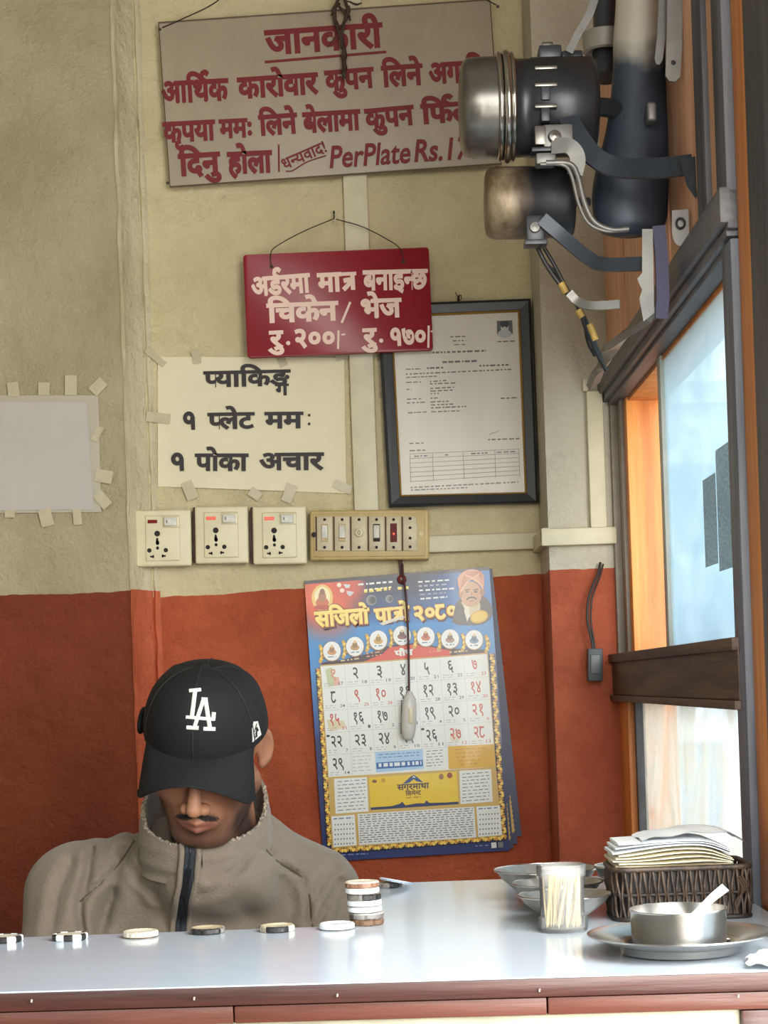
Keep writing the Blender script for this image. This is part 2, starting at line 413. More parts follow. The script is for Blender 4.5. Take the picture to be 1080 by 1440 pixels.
def grid_wall(name, x0, x1, z0, z1, y, m, th=.12, amp=.003, res=.012, seed=1):
    """front face finely lumpy like hand-thrown plaster, plain behind"""
    xs = np.arange(x0, x1+res*.5, res); zs = np.arange(z0, z1+res*.5, res); xs[-1] = x1; zs[-1] = z1
    X, Z = np.meshgrid(xs, zs, indexing='ij'); p = np.stack([X, np.zeros_like(X), Z], -1)
    Y = y-amp*vnoise(p, 24, seed)-amp*.5*vnoise(p, 70, seed+9)
    for a in (0, -1): Y[a] = y; Y[:, a] = y
    nx, nz = X.shape; v = np.stack([X, Y, Z], -1).reshape(-1, 3).tolist(); mb = MB()
    fs = [(i*nz+j, (i+1)*nz+j, (i+1)*nz+j+1, i*nz+j+1) for i in range(nx-1) for j in range(nz-1)]
    mb.add(v, fs)
    n = len(mb.v); mb.v += [(x0,y+th,z0),(x1,y+th,z0),(x1,y+th,z1),(x0,y+th,z1),(x0,y,z0),(x1,y,z0),(x1,y,z1),(x0,y,z1)]
    mb.f += [(n+1,n,n+3,n+2),(n,n+4,n+7,n+3),(n+5,n+1,n+2,n+6),(n+3,n+7,n+6,n+2),(n,n+1,n+5,n+4)]; mb.c += [None]*5
    o = structure(name, mb, m, smooth=40, merge=True); return o
ZT = 2.75
grid_wall('wall_back', -.45, XW, 0, ZT, DW, M_back)
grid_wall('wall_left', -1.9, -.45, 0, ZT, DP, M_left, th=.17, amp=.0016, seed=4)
grid_wall('trim_2', .272, XW, 0, ZT, DC, M_pil, th=.175, amp=.0012, seed=6)      # pilaster in the corner
structure('floor', MB().box((-1.95,-2.5,-.1), (XW+.08,3.45,0)), M_floor)
structure('ceiling', MB().box((-1.95,-1.8,ZT), (XW+.08,3.45,ZT+.1)), M_ceil)
structure('unseen_fill_blocker', MB().box((-1.95,-1.9,0), (XW+.08,-1.8,.95)).box((-1.95,-1.9,.95), (-.85,-1.8,ZT)), M_room)  # unseen wall behind the camera, added to cut the front fill light
structure('wall_side', MB().box((-2.0,-1.8,0), (-1.9,3.4,ZT)), M_room)
# corner beading of the pier: two hand-rounded upright strips
mb = MB(); prof = [(-.4545,DP-.003),(-.449,DP-.006),(-.4455,DP+.002),(-.444,DP+.012),(-.438,DP+.020),(-.432,DW-.012),(-.425,DW-.008),(-.421,DW+.001),(-.417,DW-.005),(-.410,DW-.003),(-.407,DW+.002)]
zs = np.linspace(0, ZT, 90); n = len(prof); rr = random.Random(3); off = [[rr.gauss(0,.0009) for _ in prof] for _ in zs]
for i, z in enumerate(zs): mb.v += [(p[0]+off[i][k], p[1]+off[i][k]*.6, z) for k, p in enumerate(prof)]
for i in range(len(zs)-1):
    for k in range(n-1): mb.f.append((i*n+k, i*n+k+1, (i+1)*n+k+1, (i+1)*n+k)); mb.c.append(None)
M_bead = wall_mat('pier_corner_paint', (226,216,182), (206,194,158), (220,116,80), (190,94,60), E_+.183, 0, .3)
structure('trim_1', mb, M_bead, smooth=60)
# vertical timber cover strip running down behind the signs
u0 = P(489.5,500,DW).x; u1 = P(525,500,DW).x
structure('trim_3', MB().rbox((u0+.002,DW-.020,E_+.262), (u1,DW+.001,ZT-.01), .003), M_trim, smooth=40)
# ledge that turns round the pilaster
mb = MB().rbox((-.02,DW-.022,E_+.232), (.272,DW+.002,E_+.262), .004)
structure('trim_4', mb, M_trim, smooth=40)
mb = MB().rbox((.258,DC-.020,E_+.2235), (XW,DC+.002,E_+.2525), .004).rbox((.258,DC-.019,E_+.226), (.273,DW,E_+.2545), .004)
structure('trim_5', mb, M_trim, smooth=40)
# painted-over timber conduit on the pilaster
p0 = P(817,536,DC); p1 = P(847,745,DC)
structure('trim_6', MB().rbox((P(826,640,DC).x,DC-.016,E_+.252), (P(849,640,DC).x,DC,P(820,552,DC).z), .003).rbox((P(822,640,DC).x,DC-.012,P(820,552,DC).z), (P(829,640,DC).x,DC,P(818,534,DC).z), .002), M_trim, smooth=40)
# ---- window wall
mb = MB(); mb.box((XW,1.78,0), (XW+.08,DW+.1,E_-.275)); mb.box((XW+.03,1.78,E_+.60), (XW+.08,DW+.1,ZT)); mb.box((XW,3.26,E_-.275), (XW+.08,DW+.1,E_+.62))
mb.box((XW,-1.8,2.25), (XW+.08,1.78,ZT)); mb.box((XW,-1.8,0), (XW+.08,-.6,2.25))
wr = structure('wall_right', mb, M_room)
# varnished boards above the window, each its own plank
planks = [(1.865,1.952),(2.015,2.095),(2.16,2.40),(2.415,2.62),(2.635,2.86),(2.875,3.12)]
for a, b in planks:
    MB().rbox((XW-.004,a,E_+.50 if a > 1.9 else .02), (XW+.03,b,ZT-.005), .002).build('plank', M_orange if a < 1.9 else M_plank, wr, smooth=40)
for a, b, x in ((1.955,2.012,.014),(2.098,2.157,.010),(1.62,1.862,.010)):
    MB().rbox((XW-x,a,E_+.47 if a > 1.9 else .02), (XW+.03,b,ZT-.005), .003).build('mullion', M_dark, wr, smooth=40)
win = bpy.data.objects.new('window_1', None); COL.objects.link(win); win['kind'] = 'structure'; win.location = (XW,2.6,E_)
def wpart(name, mb, m, label=None, smooth=40):
    mb.v = [(a-XW, b-2.6, c-E_) for a, b, c in mb.v]; o = mb.build(name, m, win, smooth=smooth)
    if label: o['label'] = label
    return o
# lintel in three stepped mouldings
wpart('lintel', MB().rbox((XW-.022,1.955,E_+.476), (XW+.03,3.14,E_+.515), .004).rbox((XW-.014,1.965,E_+.464), (XW+.03,3.14,E_+.477), .002).rbox((XW-.006,1.975,E_+.457), (XW+.08,3.12,E_+.467), .0015), M_lint)
wpart('transom', MB().rbox((XW-.014,1.985,E_-.030), (XW+.06,3.26,E_+.030), .003).rbox((XW-.020,1.985,E_+.024), (XW+.06,3.26,E_+.0385), .003).rbox((XW-.019,1.985,E_-.040), (XW+.05,3.26,E_-.030), .002), M_sill)
M_pale = mat('pale_painted_wood', (150,140,126), .5, var=.3, bump=.3, bscale=30)
wpart('stile', MB().rbox((XW-.006,3.215,E_-.275), (XW+.06,3.26,E_+.46), .002), M_sill)
wpart('stile', MB().rbox((XW-.002,3.180,E_+.038), (XW+.06,3.212,E_+.458), .002), M_orange)
wpart('stile', MB().rbox((XW-.004,3.105,E_+.038), (XW+.05,3.150,E_+.458), .002), M_pale)
wpart('stile', MB().rbox((XW+.006,3.055,E_+.038), (XW+.05,3.085,E_+.458), .002), M_pale)
wpart('sliding_track', MB().box((XW+.016,3.03,E_+.038), (XW+.06,3.2,E_+.458)), M_dark)
wpart('jamb', MB().rbox((XW+.012,3.02,E_-.275), (XW+.078,3.10,E_+.457), .002), M_orange, 'orange jamb seen through the window')
wpart('head_board', MB().rbox((XW+.016,1.97,E_+.450), (XW+.078,3.10,E_+.457), .001), M_orange)
wpart('stile', MB().rbox((XW-.004,3.01,E_-.275), (XW+.010,3.20,E_-.040), .002), M_orange, 'orange stile of the lower pane')
wpart('sill', MB().rbox((XW-.008,1.975,E_-.31), (XW+.08,3.26,E_-.27), .003), M_sill)
wpart('post', MB().rbox((XW-.012,1.955,E_-.275), (XW+.06,2.008,E_+.46), .003), M_post)
def glass_mat(name, tint, amount, streak):
    m = bpy.data.materials.new(name); m.use_nodes = True; t = m.node_tree; N = t.nodes.new; L = t.links.new
    t.nodes.remove(t.nodes['Principled BSDF']); out = t.nodes['Material Output']
    tr = N('ShaderNodeBsdfTransparent'); gl = N('ShaderNodeBsdfGlossy'); gl.inputs[1].default_value = .08
    df = N('ShaderNodeBsdfDiffuse'); tl = N('ShaderNodeBsdfTranslucent'); mx = N('ShaderNodeMixShader'); mx.inputs[0].default_value = .75
    tcn = N('ShaderNodeTexCoord'); mp = N('ShaderNodeMapping'); mp.inputs['Scale'].default_value = streak; L(tcn.outputs['Object'], mp.inputs[0])
    n = N('ShaderNodeTexNoise'); n.inputs['Scale'].default_value = 5; n.inputs['Detail'].default_value = 9; n.inputs['Distortion'].default_value = 1.2; L(mp.outputs[0], n.inputs[0])
    r = N('ShaderNodeValToRGB'); L(n.outputs['Fac'], r.inputs[0]); r.color_ramp.elements[0].position = .3; r.color_ramp.elements[1].position = .7
    r.color_ramp.elements[0].color = (amount[0],)*3+(1,); r.color_ramp.elements[1].color = (amount[1],)*3+(1,)
    df.inputs[0].default_value = tl.inputs[0].default_value = (*lin(tint), 1)
    L(df.outputs[0], mx.inputs[1]); L(tl.outputs[0], mx.inputs[2])
    m1 = N('ShaderNodeMixShader'); L(r.outputs[0], m1.inputs[0]); L(tr.outputs[0], m1.inputs[1]); L(mx.outputs[0], m1.inputs[2])
    m2 = N('ShaderNodeMixShader'); m2.inputs[0].default_value = .05; L(m1.outputs[0], m2.inputs[1]); L(gl.outputs[0], m2.inputs[2])
    L(m2.outputs[0], out.inputs[0]); return m
wpart('pane', MB().box((XW+.018,2.010,E_+.036), (XW+.021,2.655,E_+.457)), glass_mat('filmed_glass', (196,216,222), (.55,.85), (1,.8,1.6)), 'upper pane with a milky film', None)
wpart('pane_edge', MB().rbox((XW+.012,2.640,E_+.036), (XW+.024,2.668,E_+.457), .001), mat('aluminium_edge', (196,196,186), .4), None)
wpart('pane', MB().box((XW+.018,2.010,E_-.270), (XW+.021,3.005,E_-.040)), glass_mat('dusty_glass', (236,228,210), (.14,.88), (1,1.6,1.3)), 'lower pane clouded with dust', None)
wpart('pane_edge', MB().rbox((XW+.006,2.990,E_-.270), (XW+.022,3.008,E_-.040), .001), M_dark, None)
# notices stuck on the glass
M_note = mat('back_of_printed_notice', (176,180,178), .8, var=.35, vscale=70, grain=(1,1,4)); t = M_note.node_tree; tl_ = t.nodes.new('ShaderNodeBsdfTranslucent'); ms_ = t.nodes.new('ShaderNodeMixShader'); ms_.inputs[0].default_value = .5
t.links.new(t.nodes['Principled BSDF'].inputs['Base Color'].links[0].from_socket, tl_.inputs[0]); t.links.new(t.nodes['Principled BSDF'].outputs[0], ms_.inputs[1]); t.links.new(tl_.outputs[0], ms_.inputs[2]); t.links.new(ms_.outputs[0], t.nodes['Material Output'].inputs[0])
for k, (x0, x1, ya, yb) in enumerate(((989,1007,676,800),(1007,1034,634,806))):
    a = PX(x0, ya, XW+.016); b = PX(x1, ya-14, XW+.016); c = PX(x0, yb, XW+.016)
    y_, Y_ = min(a.y,b.y), max(a.y,b.y); mb = MB().add([(XW+.015,y_,c.z),(XW+.015,Y_,c.z),(XW+.015,Y_,a.z),(XW+.015,y_,a.z)], [(0,3,2,1)]); org = Vector((XW+.015,(a.y+b.y)/2,c.z)); mb.v = [tuple(Vector(q)-org) for q in mb.v]
    o = mb.build('notice', M_note, loc=org)
    tag(o, ('taller grey printed notice stuck on the upper window pane', 'smaller grey printed notice stuck on the window pane, left of the taller one')[1-k], 'notice')
# ---- outdoors
M_out = mat('white_house_wall', (206,216,222), .8, var=.08, vscale=2)
hs = thing('white_building', 'pale building with grey window bays across the street, beyond the glass', 'building', (1.9,9.6,0))
MB().box((-.75,0,0), (2.6,3,2.55)).build('wall', M_out, hs)
MB().box((-1.05,.2,0), (-.75,3,2.05)).build('annex', mat('annex_wall', (196,206,212), .8, var=.1), hs)
MB().box((-.8,-.06,2.55), (2.6,3,2.66)).build('parapet', mat('parapet_paint', (206,212,216), .8), hs)
for k in range(3):
    for j in range(3): MB().rbox((-.55+k*.6,-.03,.35+j*.72), (-.2+k*.6,.02,.8+j*.72), .01).build('window', mat('far_window_glass', (142,156,166), .3) if not (k or j) else bpy.data.materials['far_window_glass'], hs)
structure('ground', MB().box((XW+.08,-8,-.16), (14,30,-.02)), mat('street_paving', (170,166,158), .9, var=.15))
# ---- counter
ZC = E_-.245
M_lam = mat('white_laminate', (200,212,224), .13, var=.05, vscale=3, spec=.6)
ct = thing('serving_counter', 'white laminate topped counter with dark red wooden edge across the foreground', 'counter', (-.3,1.75,0))
def cp(mb): mb.v = [(a+.3, b-1.75, c) for a, b, c in mb.v]; return mb
yl, yr = 1.544+.02, 1.516-.002           # front edge runs slightly askew
xl, xr, xn = -1.2, .375, -.0395
def yf(x): return 1.544+(x+.33)*(1.517-1.544)/.65
poly = [(xl,yf(xl)),(xr,yf(xr)),(xr,2.287),(xn,2.287),(xn,1.893),(xl,1.893)]
def slab(z0, z1, pl):
    n = len(pl); mb = MB(); v = [(x,y,z0) for x, y in pl]+[(x,y,z1) for x, y in pl]
    return mb.add(v, [tuple(range(n))[::-1], tuple(range(n, 2*n))]+[(i, (i+1) % n, n+(i+1) % n, n+i) for i in range(n)])
cp(slab(ZC-.004, ZC, poly)).build('worktop', M_lam, ct)
cp(slab(ZC-.03, ZC-.0045, [(xl,yf(xl)+.02),(xr,yf(xr)+.02),(xr,2.283),(xn+.004,2.283),(xn+.004,1.889),(xl,1.889)])).build('under_board', M_red, ct)
def fr(z0, z1, out, x0=xl, x1=xr, r=.0015, back=.02):
    mb = MB().rbox((0,0,0), (x1-x0,back,z1-z0), r); dx = x1-x0; sl_ = (yf(x1)-yf(x0))/dx
    mb.v = [(x0+a, yf(x0)+a*sl_-out+b, z0+c) for a, b, c in mb.v]; return cp(mb)
fr(ZC-.0165, ZC-.0012, .0025).build('edge_strip', M_red, ct, smooth=40)
for a, b in ((-1.2,-.142),(-.141,.118),(.119,.375)):
    fr(ZC-.032, ZC-.0175, -.001, a, b).build('rail', wood('lower_rail_wood', (100,56,44), (76,42,33), .4, grain=(1.2,18,18)) if a == -1.2 else bpy.data.materials['lower_rail_wood'], ct, smooth=40)
fr(.02, ZC-.033, -.003, .278, .300).build('post', M_red, ct, smooth=40); fr(.02, ZC-.033, -.003, -1.2, -1.16).build('post', M_red, ct, smooth=40)
fr(.02, ZC-.033, -.012, -1.16, .278, back=.012).build('front_panel', mat('cream_panel', (214,206,180), .5, var=.25, vscale=16), ct); fr(.02, ZC-.033, -.012, .301, .375, back=.012).build('front_panel', bpy.data.materials['cream_panel'], ct)
cp(MB().box((xl,1.86,0.02), (xn,1.875,ZC-.03))).build('back_panel', M_red, ct); cp(MB().box((xn+.01,1.6,0.0), (xn+.025,2.27,ZC-.03))).build('side_panel', M_red, ct)
cp(MB().box((xr-.02,1.56,0.0), (xr-.005,2.27,ZC-.03))).build('side_panel', M_red, ct); cp(MB().box((xl,1.56,0), (xr-.02,1.875,.02))).build('plinth', M_red, ct)
fl = Flat(200,1400,1.53)
mbn = None
for x, y in ((41,1410),(272,1405),(474,1399),(757,1390),(1033,1396)):
    p = P(x, y, 1.53); q = MB().tube([(p.x,yf(p.x)-.0045,p.z-.0012),(p.x+.0004,yf(p.x)-.0045,p.z+.0012)], .0009, 6); cp(q).build('nail_head', mat('nail_steel', (200,190,176), .4, .6) if x == 41 else bpy.data.materials['nail_steel'], ct)
# ================================================================== FLAT THINGS ON THE WALLS
M_print = colmat('paint_print', .55); M_gloss = colmat('glossy_print', .28, coat=.15)
INK = (120,28,34)
# ---- big information board
F1 = Flat(460,130,DW-.028, 4.0)
def Z1(x, y): return (200+x/2.077, y/2.077)
bd = thing('information_board', 'large grey tin board with dark red hand-painted lettering, hung at the top of the wall', 'sign', F1.c, F1.rot)
TL, BR = F1.L(220,33), F1.L(705,231); BL = F1.L(231,264)
mb = MB().rbox((TL[0]+.004,-.0022,BL[1]), (BR[0],.0022,TL[1]), .002)
mb.build('panel', mat('grey_enamelled_tin', (172,158,136), .42, var=.12, vscale=9, bump=.1, bscale=20), bd, smooth=40)
mb = MB(); r = .003; a, b, c, d = TL[0]+.004, BR[0], BL[1], TL[1]
mb.tube([(a,-.002,c),(b,-.002,c),(b,-.002,d),(a,-.002,d)], .0018, 6, closed=True); mb.build('rim', mat('bare_tin_edge', (112,100,82), .45, .5), bd, smooth=50)
pr = Print(F1, -.0026); T = lambda s, a, b, h, bo=.045, col=INK, sh=0, cap=.622: pr.text(s, Z1(*a), Z1(*b), h/2.077, col, bo, sh, cap)
T('जानकारी', (360,160), (706,136), 66, .04); pr.line([Z1(358,183), Z1(713,153)], 8/2.077, INK)
T('आ{reph}िथक'.replace('आ{reph}िथक', 'आिथ{reph}क'), (58,302), (255,291), 58); T('कारोवार', (280,288), (517,272), 56); T('कुपन', (535,266), (680,254), 54); T('िलने', (700,254), (822,246), 56); T('अगािड', (838,246), (1010,235), 56)
T('कृपया', (62,416), (216,408), 54); T('ममः', (226,404), (322,399), 50); T('िलने', (342,396), (456,388), 54); T('बेलामा', (470,388), (640,378), 54); T('कुपन', (652,376), (797,363), 52); T('िफ{reph}ता', (815,362), (985,350), 52)
T('िदनु', (108,514), (232,506), 58); T('होला', (250,508), (382,502), 58); pr.line([Z1(399,424), Z1(400,504)], 5/2.077, INK)
T('ध~नयवाद!', (416,498), (541,444), 30, .02); pr.line([Z1(*q) for q in smooth_path([(420,502),(440,500),(480,476),(538,456)])], 3.5/2.077, INK)
T('PerPlate', (548,492), (782,476), 66, .02, sh=.16, cap=.729); T('Rs.170/-', (795,474), (1030,460), 66, .022, sh=.16, cap=.729)
pr.build('lettering', M_print, bd)
pr = Print(F1, -.0025)
for q in ((225,42),(236,258),(700,10)): pr = Print(F1, -.0025); pr.ell(*q, 2.2, 2.2, (60,50,44)); pr.build('nail_hole', M_print, bd)
M_wire = mat('rusty_wire', (62,52,46), .6, .5)
def world_tube(fl, pts, r, name, m, parent=None, n=6):
    mb = MB(); mb.tube([(fl.L(p[0], p[1])[0], p[2] if len(p) > 2 else -.004, fl.L(p[0], p[1])[1]) for p in pts], r, n); return mb.build(name, m, parent, smooth=60)
world_tube(F1, smooth_path([(228,40,-.003),(260,27,-.006),(300,8,-.008),(352,-30,-.004),(470,-70,.02)]), .0011, 'hanging_wire', M_wire, bd)
world_tube(F1, smooth_path([(698,8,-.003),(640,-20,-.006),(560,-50,-.004),(470,-70,.02)]), .0011, 'hanging_wire', M_wire, bd)
# withered garland hanging in front of the board
Fg = Flat(480,50,DW-.05, 0)
gl = thing('withered_garland', 'dried dark bunch of stalks dangling in front of the top board', 'garland', Fg.c, Fg.rot)
M_wither = mat('withered_stalk', (74,56,46), .8, var=.5, vscale=60, bump=.6, bscale=200)
rr = random.Random(5)
for k, (pts, rad) in enumerate([([(474,-60),(478,-10),(470,20),(478,50),(484,80),(484,112)], [.002,.0028,.004,.0032,.005,.0038]), ([(480,-40),(484,0),(490,16),(482,40),(480,70)], [.002,.003,.004,.003,.002]), ([(476,10),(488,22),(494,30)], [.003,.003,.0015]), ([(486,2),(500,8),(508,6)], [.0015,.002,.001]), ([(478,6),(470,12),(466,24)], [.002,.003,.001]), ([(480,52),(468,58),(460,68)], [.0015,.001,.0006])]):
    pp = smooth_path([(x,y) for x, y in pts], 4); rs = np.interp(np.linspace(0,1,len(pp)), np.linspace(0,1,len(rad)), rad)
    mb = MB(); mb.tube([(Fg.L(*q)[0]+rr.gauss(0,.0008), -.004+rr.gauss(0,.002), Fg.L(*q)[1]) for q in pp], [float(x)*rr.uniform(.8,1.25) for x in rs], 7); mb.build('stalk', M_wither, gl, smooth=60)
world_tube(Fg, [(470,-70,.03),(476,-62,.0)], .0012, 'cord', M_wire, gl)
# ---- red order sign
F2 = Flat(476,425,DW-.048, 2.4)
def Z3(x, y): return (180+x/1.8, 280+y/1.8)
rs = thing('price_sign', 'small red wooden sign with white painted lettering, hung on a wire from a nail', 'sign', F2.c, F2.rot)
a, b = F2.L(342,359), F2.L(609,493)
mb = MB(); bm = bmesh.new()
w2, h2 = (b[0]-a[0])/2, (a[1]-b[1])/2; cx, cz = (a[0]+b[0])/2, (a[1]+b[1])/2
pts = []
for sx, sz, a0 in ((1,1,0),(-1,1,90),(-1,-1,180),(1,-1,270)):
    for k in range(6):
        t = math.radians(a0+k*18); pts.append((cx+sx*(w2-.006)+.006*math.cos(t), cz+sz*(h2-.006)+.006*math.sin(t)))
n = len(pts); rings = [(1.0,.005),(1.0,-.0035),(.992,-.005)]
for s_, y in rings: mb.v += [(cx+(x-cx)*s_, y, cz+(z-cz)*s_) for x, z in pts]
mb.f = [tuple(range(n)), tuple(range(2*n,3*n))[::-1]]+[(r_*n+i, (r_+1)*n+i, (r_+1)*n+(i+1) % n, r_*n+(i+1) % n) for r_ in range(2) for i in range(n)]; mb.c = [None]*len(mb.f)
mb.build('panel', mat('red_enamel_paint', (144,26,40), .38, var=.12, vscale=12, bump=.12, bscale=25), rs, smooth=50)
WH = (236,206,190)
pr = Print(F2, -.0054); T = lambda s, a, b, h, bo=.042, col=WH, sh=0, cap=.622: pr.text(s, Z3(*a), Z3(*b), h/1.8, col, bo, sh, cap)
T('अड{reph}रमा', (314,247), (464,235), 44); T('मा{tra}', (480,236), (580,231), 44); T('बनाइ~नछ', (595,231), (760,227), 46)
T('िचकेन', (352,313), (534,306), 44); pr.line([Z3(541,315), Z3(563,262)], 6/1.8, WH); T('भेज', (590,302), (694,298), 44)
T('रु', (354,378), (396,376), 40); pr.ell(*Z3(406,366), 3, 3, WH); T('२००', (422,376), (524,374), 43, cap=.632); pr.line([Z3(533,334), Z3(532,381)], 3, WH); pr.line([Z3(540,345), Z3(550,344)], 2.4, WH)
T('रु', (590,372), (632,370), 40); pr.ell(*Z3(641,360), 3, 3, WH); T('{one}७०', (664,372), (754,370), 42); pr.line([Z3(761,322), Z3(760,378)], 3, WH); pr.line([Z3(766,337), Z3(772,336)], 2.4, WH)
pr.build('lettering', M_print, rs)
for q in ((382,376),(567,369)): pr = Print(F2, -.0052); pr.ell(*q,2.6,2.6,(50,20,24)); pr.build('nail_hole', M_print, rs)
for nm, pts in (('wire', [(382,376,-.006),(381,362,-.010),(387,348,-.002),(425,325,.006),(469,303,.022)]), ('wire', [(567,369,-.006),(565,356,-.010),(553,342,-.002),(510,318,.006),(469,303,.022)])):
    world_tube(F2, smooth_path(pts), .0009, nm, M_wire, rs)
nl = thing('wall_nail', 'bent nail with a scrap of pale string, holding the red sign', 'nail', P(470,303,DW-.02))
MB().tube([(0,.02,0),(0,-.014,.001),(0,-.016,.004)], .0016, 8).build('shaft', M_wire, nl, smooth=50); MB().tube(smooth_path([(-.001,-.008,.004),(.003,-.011,-.004),(.0005,-.009,-.012),(.004,-.009,-.018)],4), [.0018]*5+[.0012]*8, 7).build('string', mat('pale_string', (206,198,176), .8), nl, smooth=60)
# ---- paper posters
M_paper = mat('poster_paper', (228,218,186), .6, var=.04, vscale=12, bump=.5, bscale=14); M_paper2 = mat('grey_white_paper', (186,178,172), .6, var=.05, bump=.4, bscale=14)
M_tape = mat('adhesive_tape', (190,178,146), .35, var=.12, vscale=50)
def sheet(fl, corners, m, parent, y=-.001, th=.0004, nx=14, nz=10, wav=.0012, name='sheet', seed=3):
    q = [Vector((*fl.L(*c),)) for c in corners]      # TL TR BR BL
    mb = MB(); rr = np.random.RandomState(seed)
    for side in (0, 1):
        for i in range(nx+1):
            for j in range(nz+1):
                s_, t_ = i/nx, j/nz; p = (q[0]*(1-s_)+q[1]*s_)*(1-t_)+(q[3]*(1-s_)+q[2]*s_)*t_
                yy = y-wav*(1+float(vnoise(np.array([[p.x,0,p.y]]), 40, seed)[0]))*(.3+.7*math.sin(PI*s_)*1)
                mb.v.append((p.x, yy+(th if side else 0), p.y))
    K = (nx+1)*(nz+1)
    for side in (0, 1):
        for i in range(nx):
            for j in range(nz):
                a = side*K+i*(nz+1)+j; f = (a, a+1, a+nz+2, a+nz+1); mb.f.append(f if not side else f[::-1]); mb.c.append(None)
    return mb.build(name, m, parent, smooth=60)
def tapes(fl, lst, parent, y):
    for x0, y0, x1, y1, wd in lst:
        a, b = Vector(fl.L(x0,y0)), Vector(fl.L(x1,y1)); t = (b-a).normalized(); n = Vector((-t.y,t.x))*fl.m(wd)/2
        c = [a+n, b+n, b-n, a-n]; mb = MB(); mb.add([(p.x,y,p.y) for p in c]+[(p.x,y+.0003,p.y) for p in c], [(0,1,2,3),(7,6,5,4),(0,4,5,1),(1,5,6,2),(2,6,7,3),(3,7,4,0)]); mb.build('tape', M_tape, parent)
F3 = Flat(350,595,DW-.004, 0.4)
ps = thing('packing_notice', 'cream paper notice with three lines of black printed lettering, taped below the red sign', 'notice', F3.c, F3.rot)
sheet(F3, [(222,502),(484,503),(487,694),(222,684)], M_paper, ps)
BK = (38,32,32)
pr = Print(F3, -.0048); T = lambda s, a, b, h, bo=.036, col=BK, sh=0, cap=.622: pr.text(s, Z3(*a), Z3(*b), h/1.8, col, bo, sh, cap)
T('~पयािक{nga}', (192,476), (413,471), 37); T('{one}', (140,583), (171,583), 42); T('~पलेट', (202,582), (322,580), 38); T('मम', (346,580), (445,579), 38); pr.ell(*Z3(459,548), 2, 2, BK); pr.ell(*Z3(459,570), 2, 2, BK)
T('{one}', (110,687), (143,687), 42); T('पोका', (170,687), (306,687), 40); T('अचार', (333,686), (497,684), 40)
pr.build('lettering', M_print, ps)
tapes(F3, [(206,492,232,514,9),(275,494,278,512,12),(390,492,400,516,12),(206,586,240,590,14),(262,678,272,702,16),(352,690,366,700,13),(412,682,402,706,15),(470,680,494,690,12),(472,504,492,498,11)], ps, -.0052)
F4 = Flat(60,640,DP-.004, 0.6)
qp = thing('plain_poster', 'pale sheet fixed with many tapes to the grey wall left of the corner', 'poster', F4.c, F4.rot)
sheet(F4, [(-60,566),(122,566),(132,716),(-60,719)], M_paper2, qp, seed=8)
sheet(F4, [(-60,556),(138,556),(142,720),(-60,722)], mat('plastic_sleeve', (178,170,148), .3, var=.06), qp, y=.0008, wav=.0006, name='sleeve', seed=9)
tapes(F4, [(18,538,20,558,16),(62,538,62,556,16),(100,528,100,556,17),(130,552,146,536,16),(132,620,142,600,10),(134,668,158,672,18),(136,694,152,712,16),(62,716,68,740,18),(108,716,110,738,12),(14,718,14,728,14)], qp, -.0024)
# ---- framed certificate
F5 = Flat(647,567,DW-.026, 1.4)
cf = thing('framed_certificate', 'printed certificate with a small portrait in a black frame with gilt inner edge', 'picture frame', F5.c, F5.rot)
O = [(530,429),(746,421),(757,708),(547,713)]; I1 = [(549,444),(731,436),(741,695),(562,699)]; I2 = [(552,447),(728,439),(738,692),(565,696)]
def ring(fl, A, B, y0, y1, name, m, parent):
    a = [fl.L(*p) for p in A]; b = [fl.L(*p) for p in B]
    for i in range(4):
        j = (i+1) % 4; mid = lambda p, q: p
        v = [(a[i][0],.012,a[i][1]),(a[j][0],.012,a[j][1]),(b[j][0],.012,b[j][1]),(b[i][0],.012,b[i][1]),(a[i][0],y0+.002,a[i][1]),(a[j][0],y0+.002,a[j][1]),(b[j][0],y1,b[j][1]),(b[i][0],y1,b[i][1])]
        c = [( a[i][0]*.75+b[i][0]*.25, y0, a[i][1]*.75+b[i][1]*.25), (a[j][0]*.75+b[j][0]*.25, y0, a[j][1]*.75+b[j][1]*.25)]
        v += c; mb = MB(); mb.add(v, [(0,1,2,3),(4,5,9,8),(8,9,6,7),(0,4,5,1),(1,5,9,6,2),(2,6,7,3),(3,7,8,4,0)]); mb.build(name, m, parent)
ring(F5, O, I1, -.009, -.006, 'frame_rail', mat('black_frame_lacquer', (38,38,40), .4, var=.2, vscale=30), cf)
ring(F5, I1, I2, -.0065, -.002, 'gilt_edge', mat('gilt', (170,132,62), .35, .6), cf)
b4 = [F5.L(*p) for p in I2]; MB().add([(p[0],.001,p[1]) for p in b4]+[(p[0],.006,p[1]) for p in b4], [(0,3,2,1),(4,5,6,7)]).build('certificate', mat('certificate_paper', (216,208,192), .7, spec=.1, var=.08, vscale=5, grain=(6,1,.7)), cf)
def Z5(x, y): return (530+x/4.32, 400+y/4.32)
pr = Print(F5, .0006); G1, G2 = (84,78,74), (128,122,116); rr = random.Random(11)
def scrib(p, Fz, x0, y0, x1, y1, wd, col):
    """a line of print too small to read: short ink runs"""
    x = x0; L_ = x1-x0; was = p.hold; p.hold = True
    while x < x1:
        w_ = min(rr.uniform(9,34)*(1 if Fz is Z5 else .8), x1-x); ya = y0+(y1-y0)*(x-x0)/L_; yb = y0+(y1-y0)*(x+w_-x0)/L_
        p.line([Fz(x,ya), Fz(x+w_,yb)], wd, col); x += w_+rr.uniform(6,12)
    p.hold = was; p.y -= 0 if was else p.step
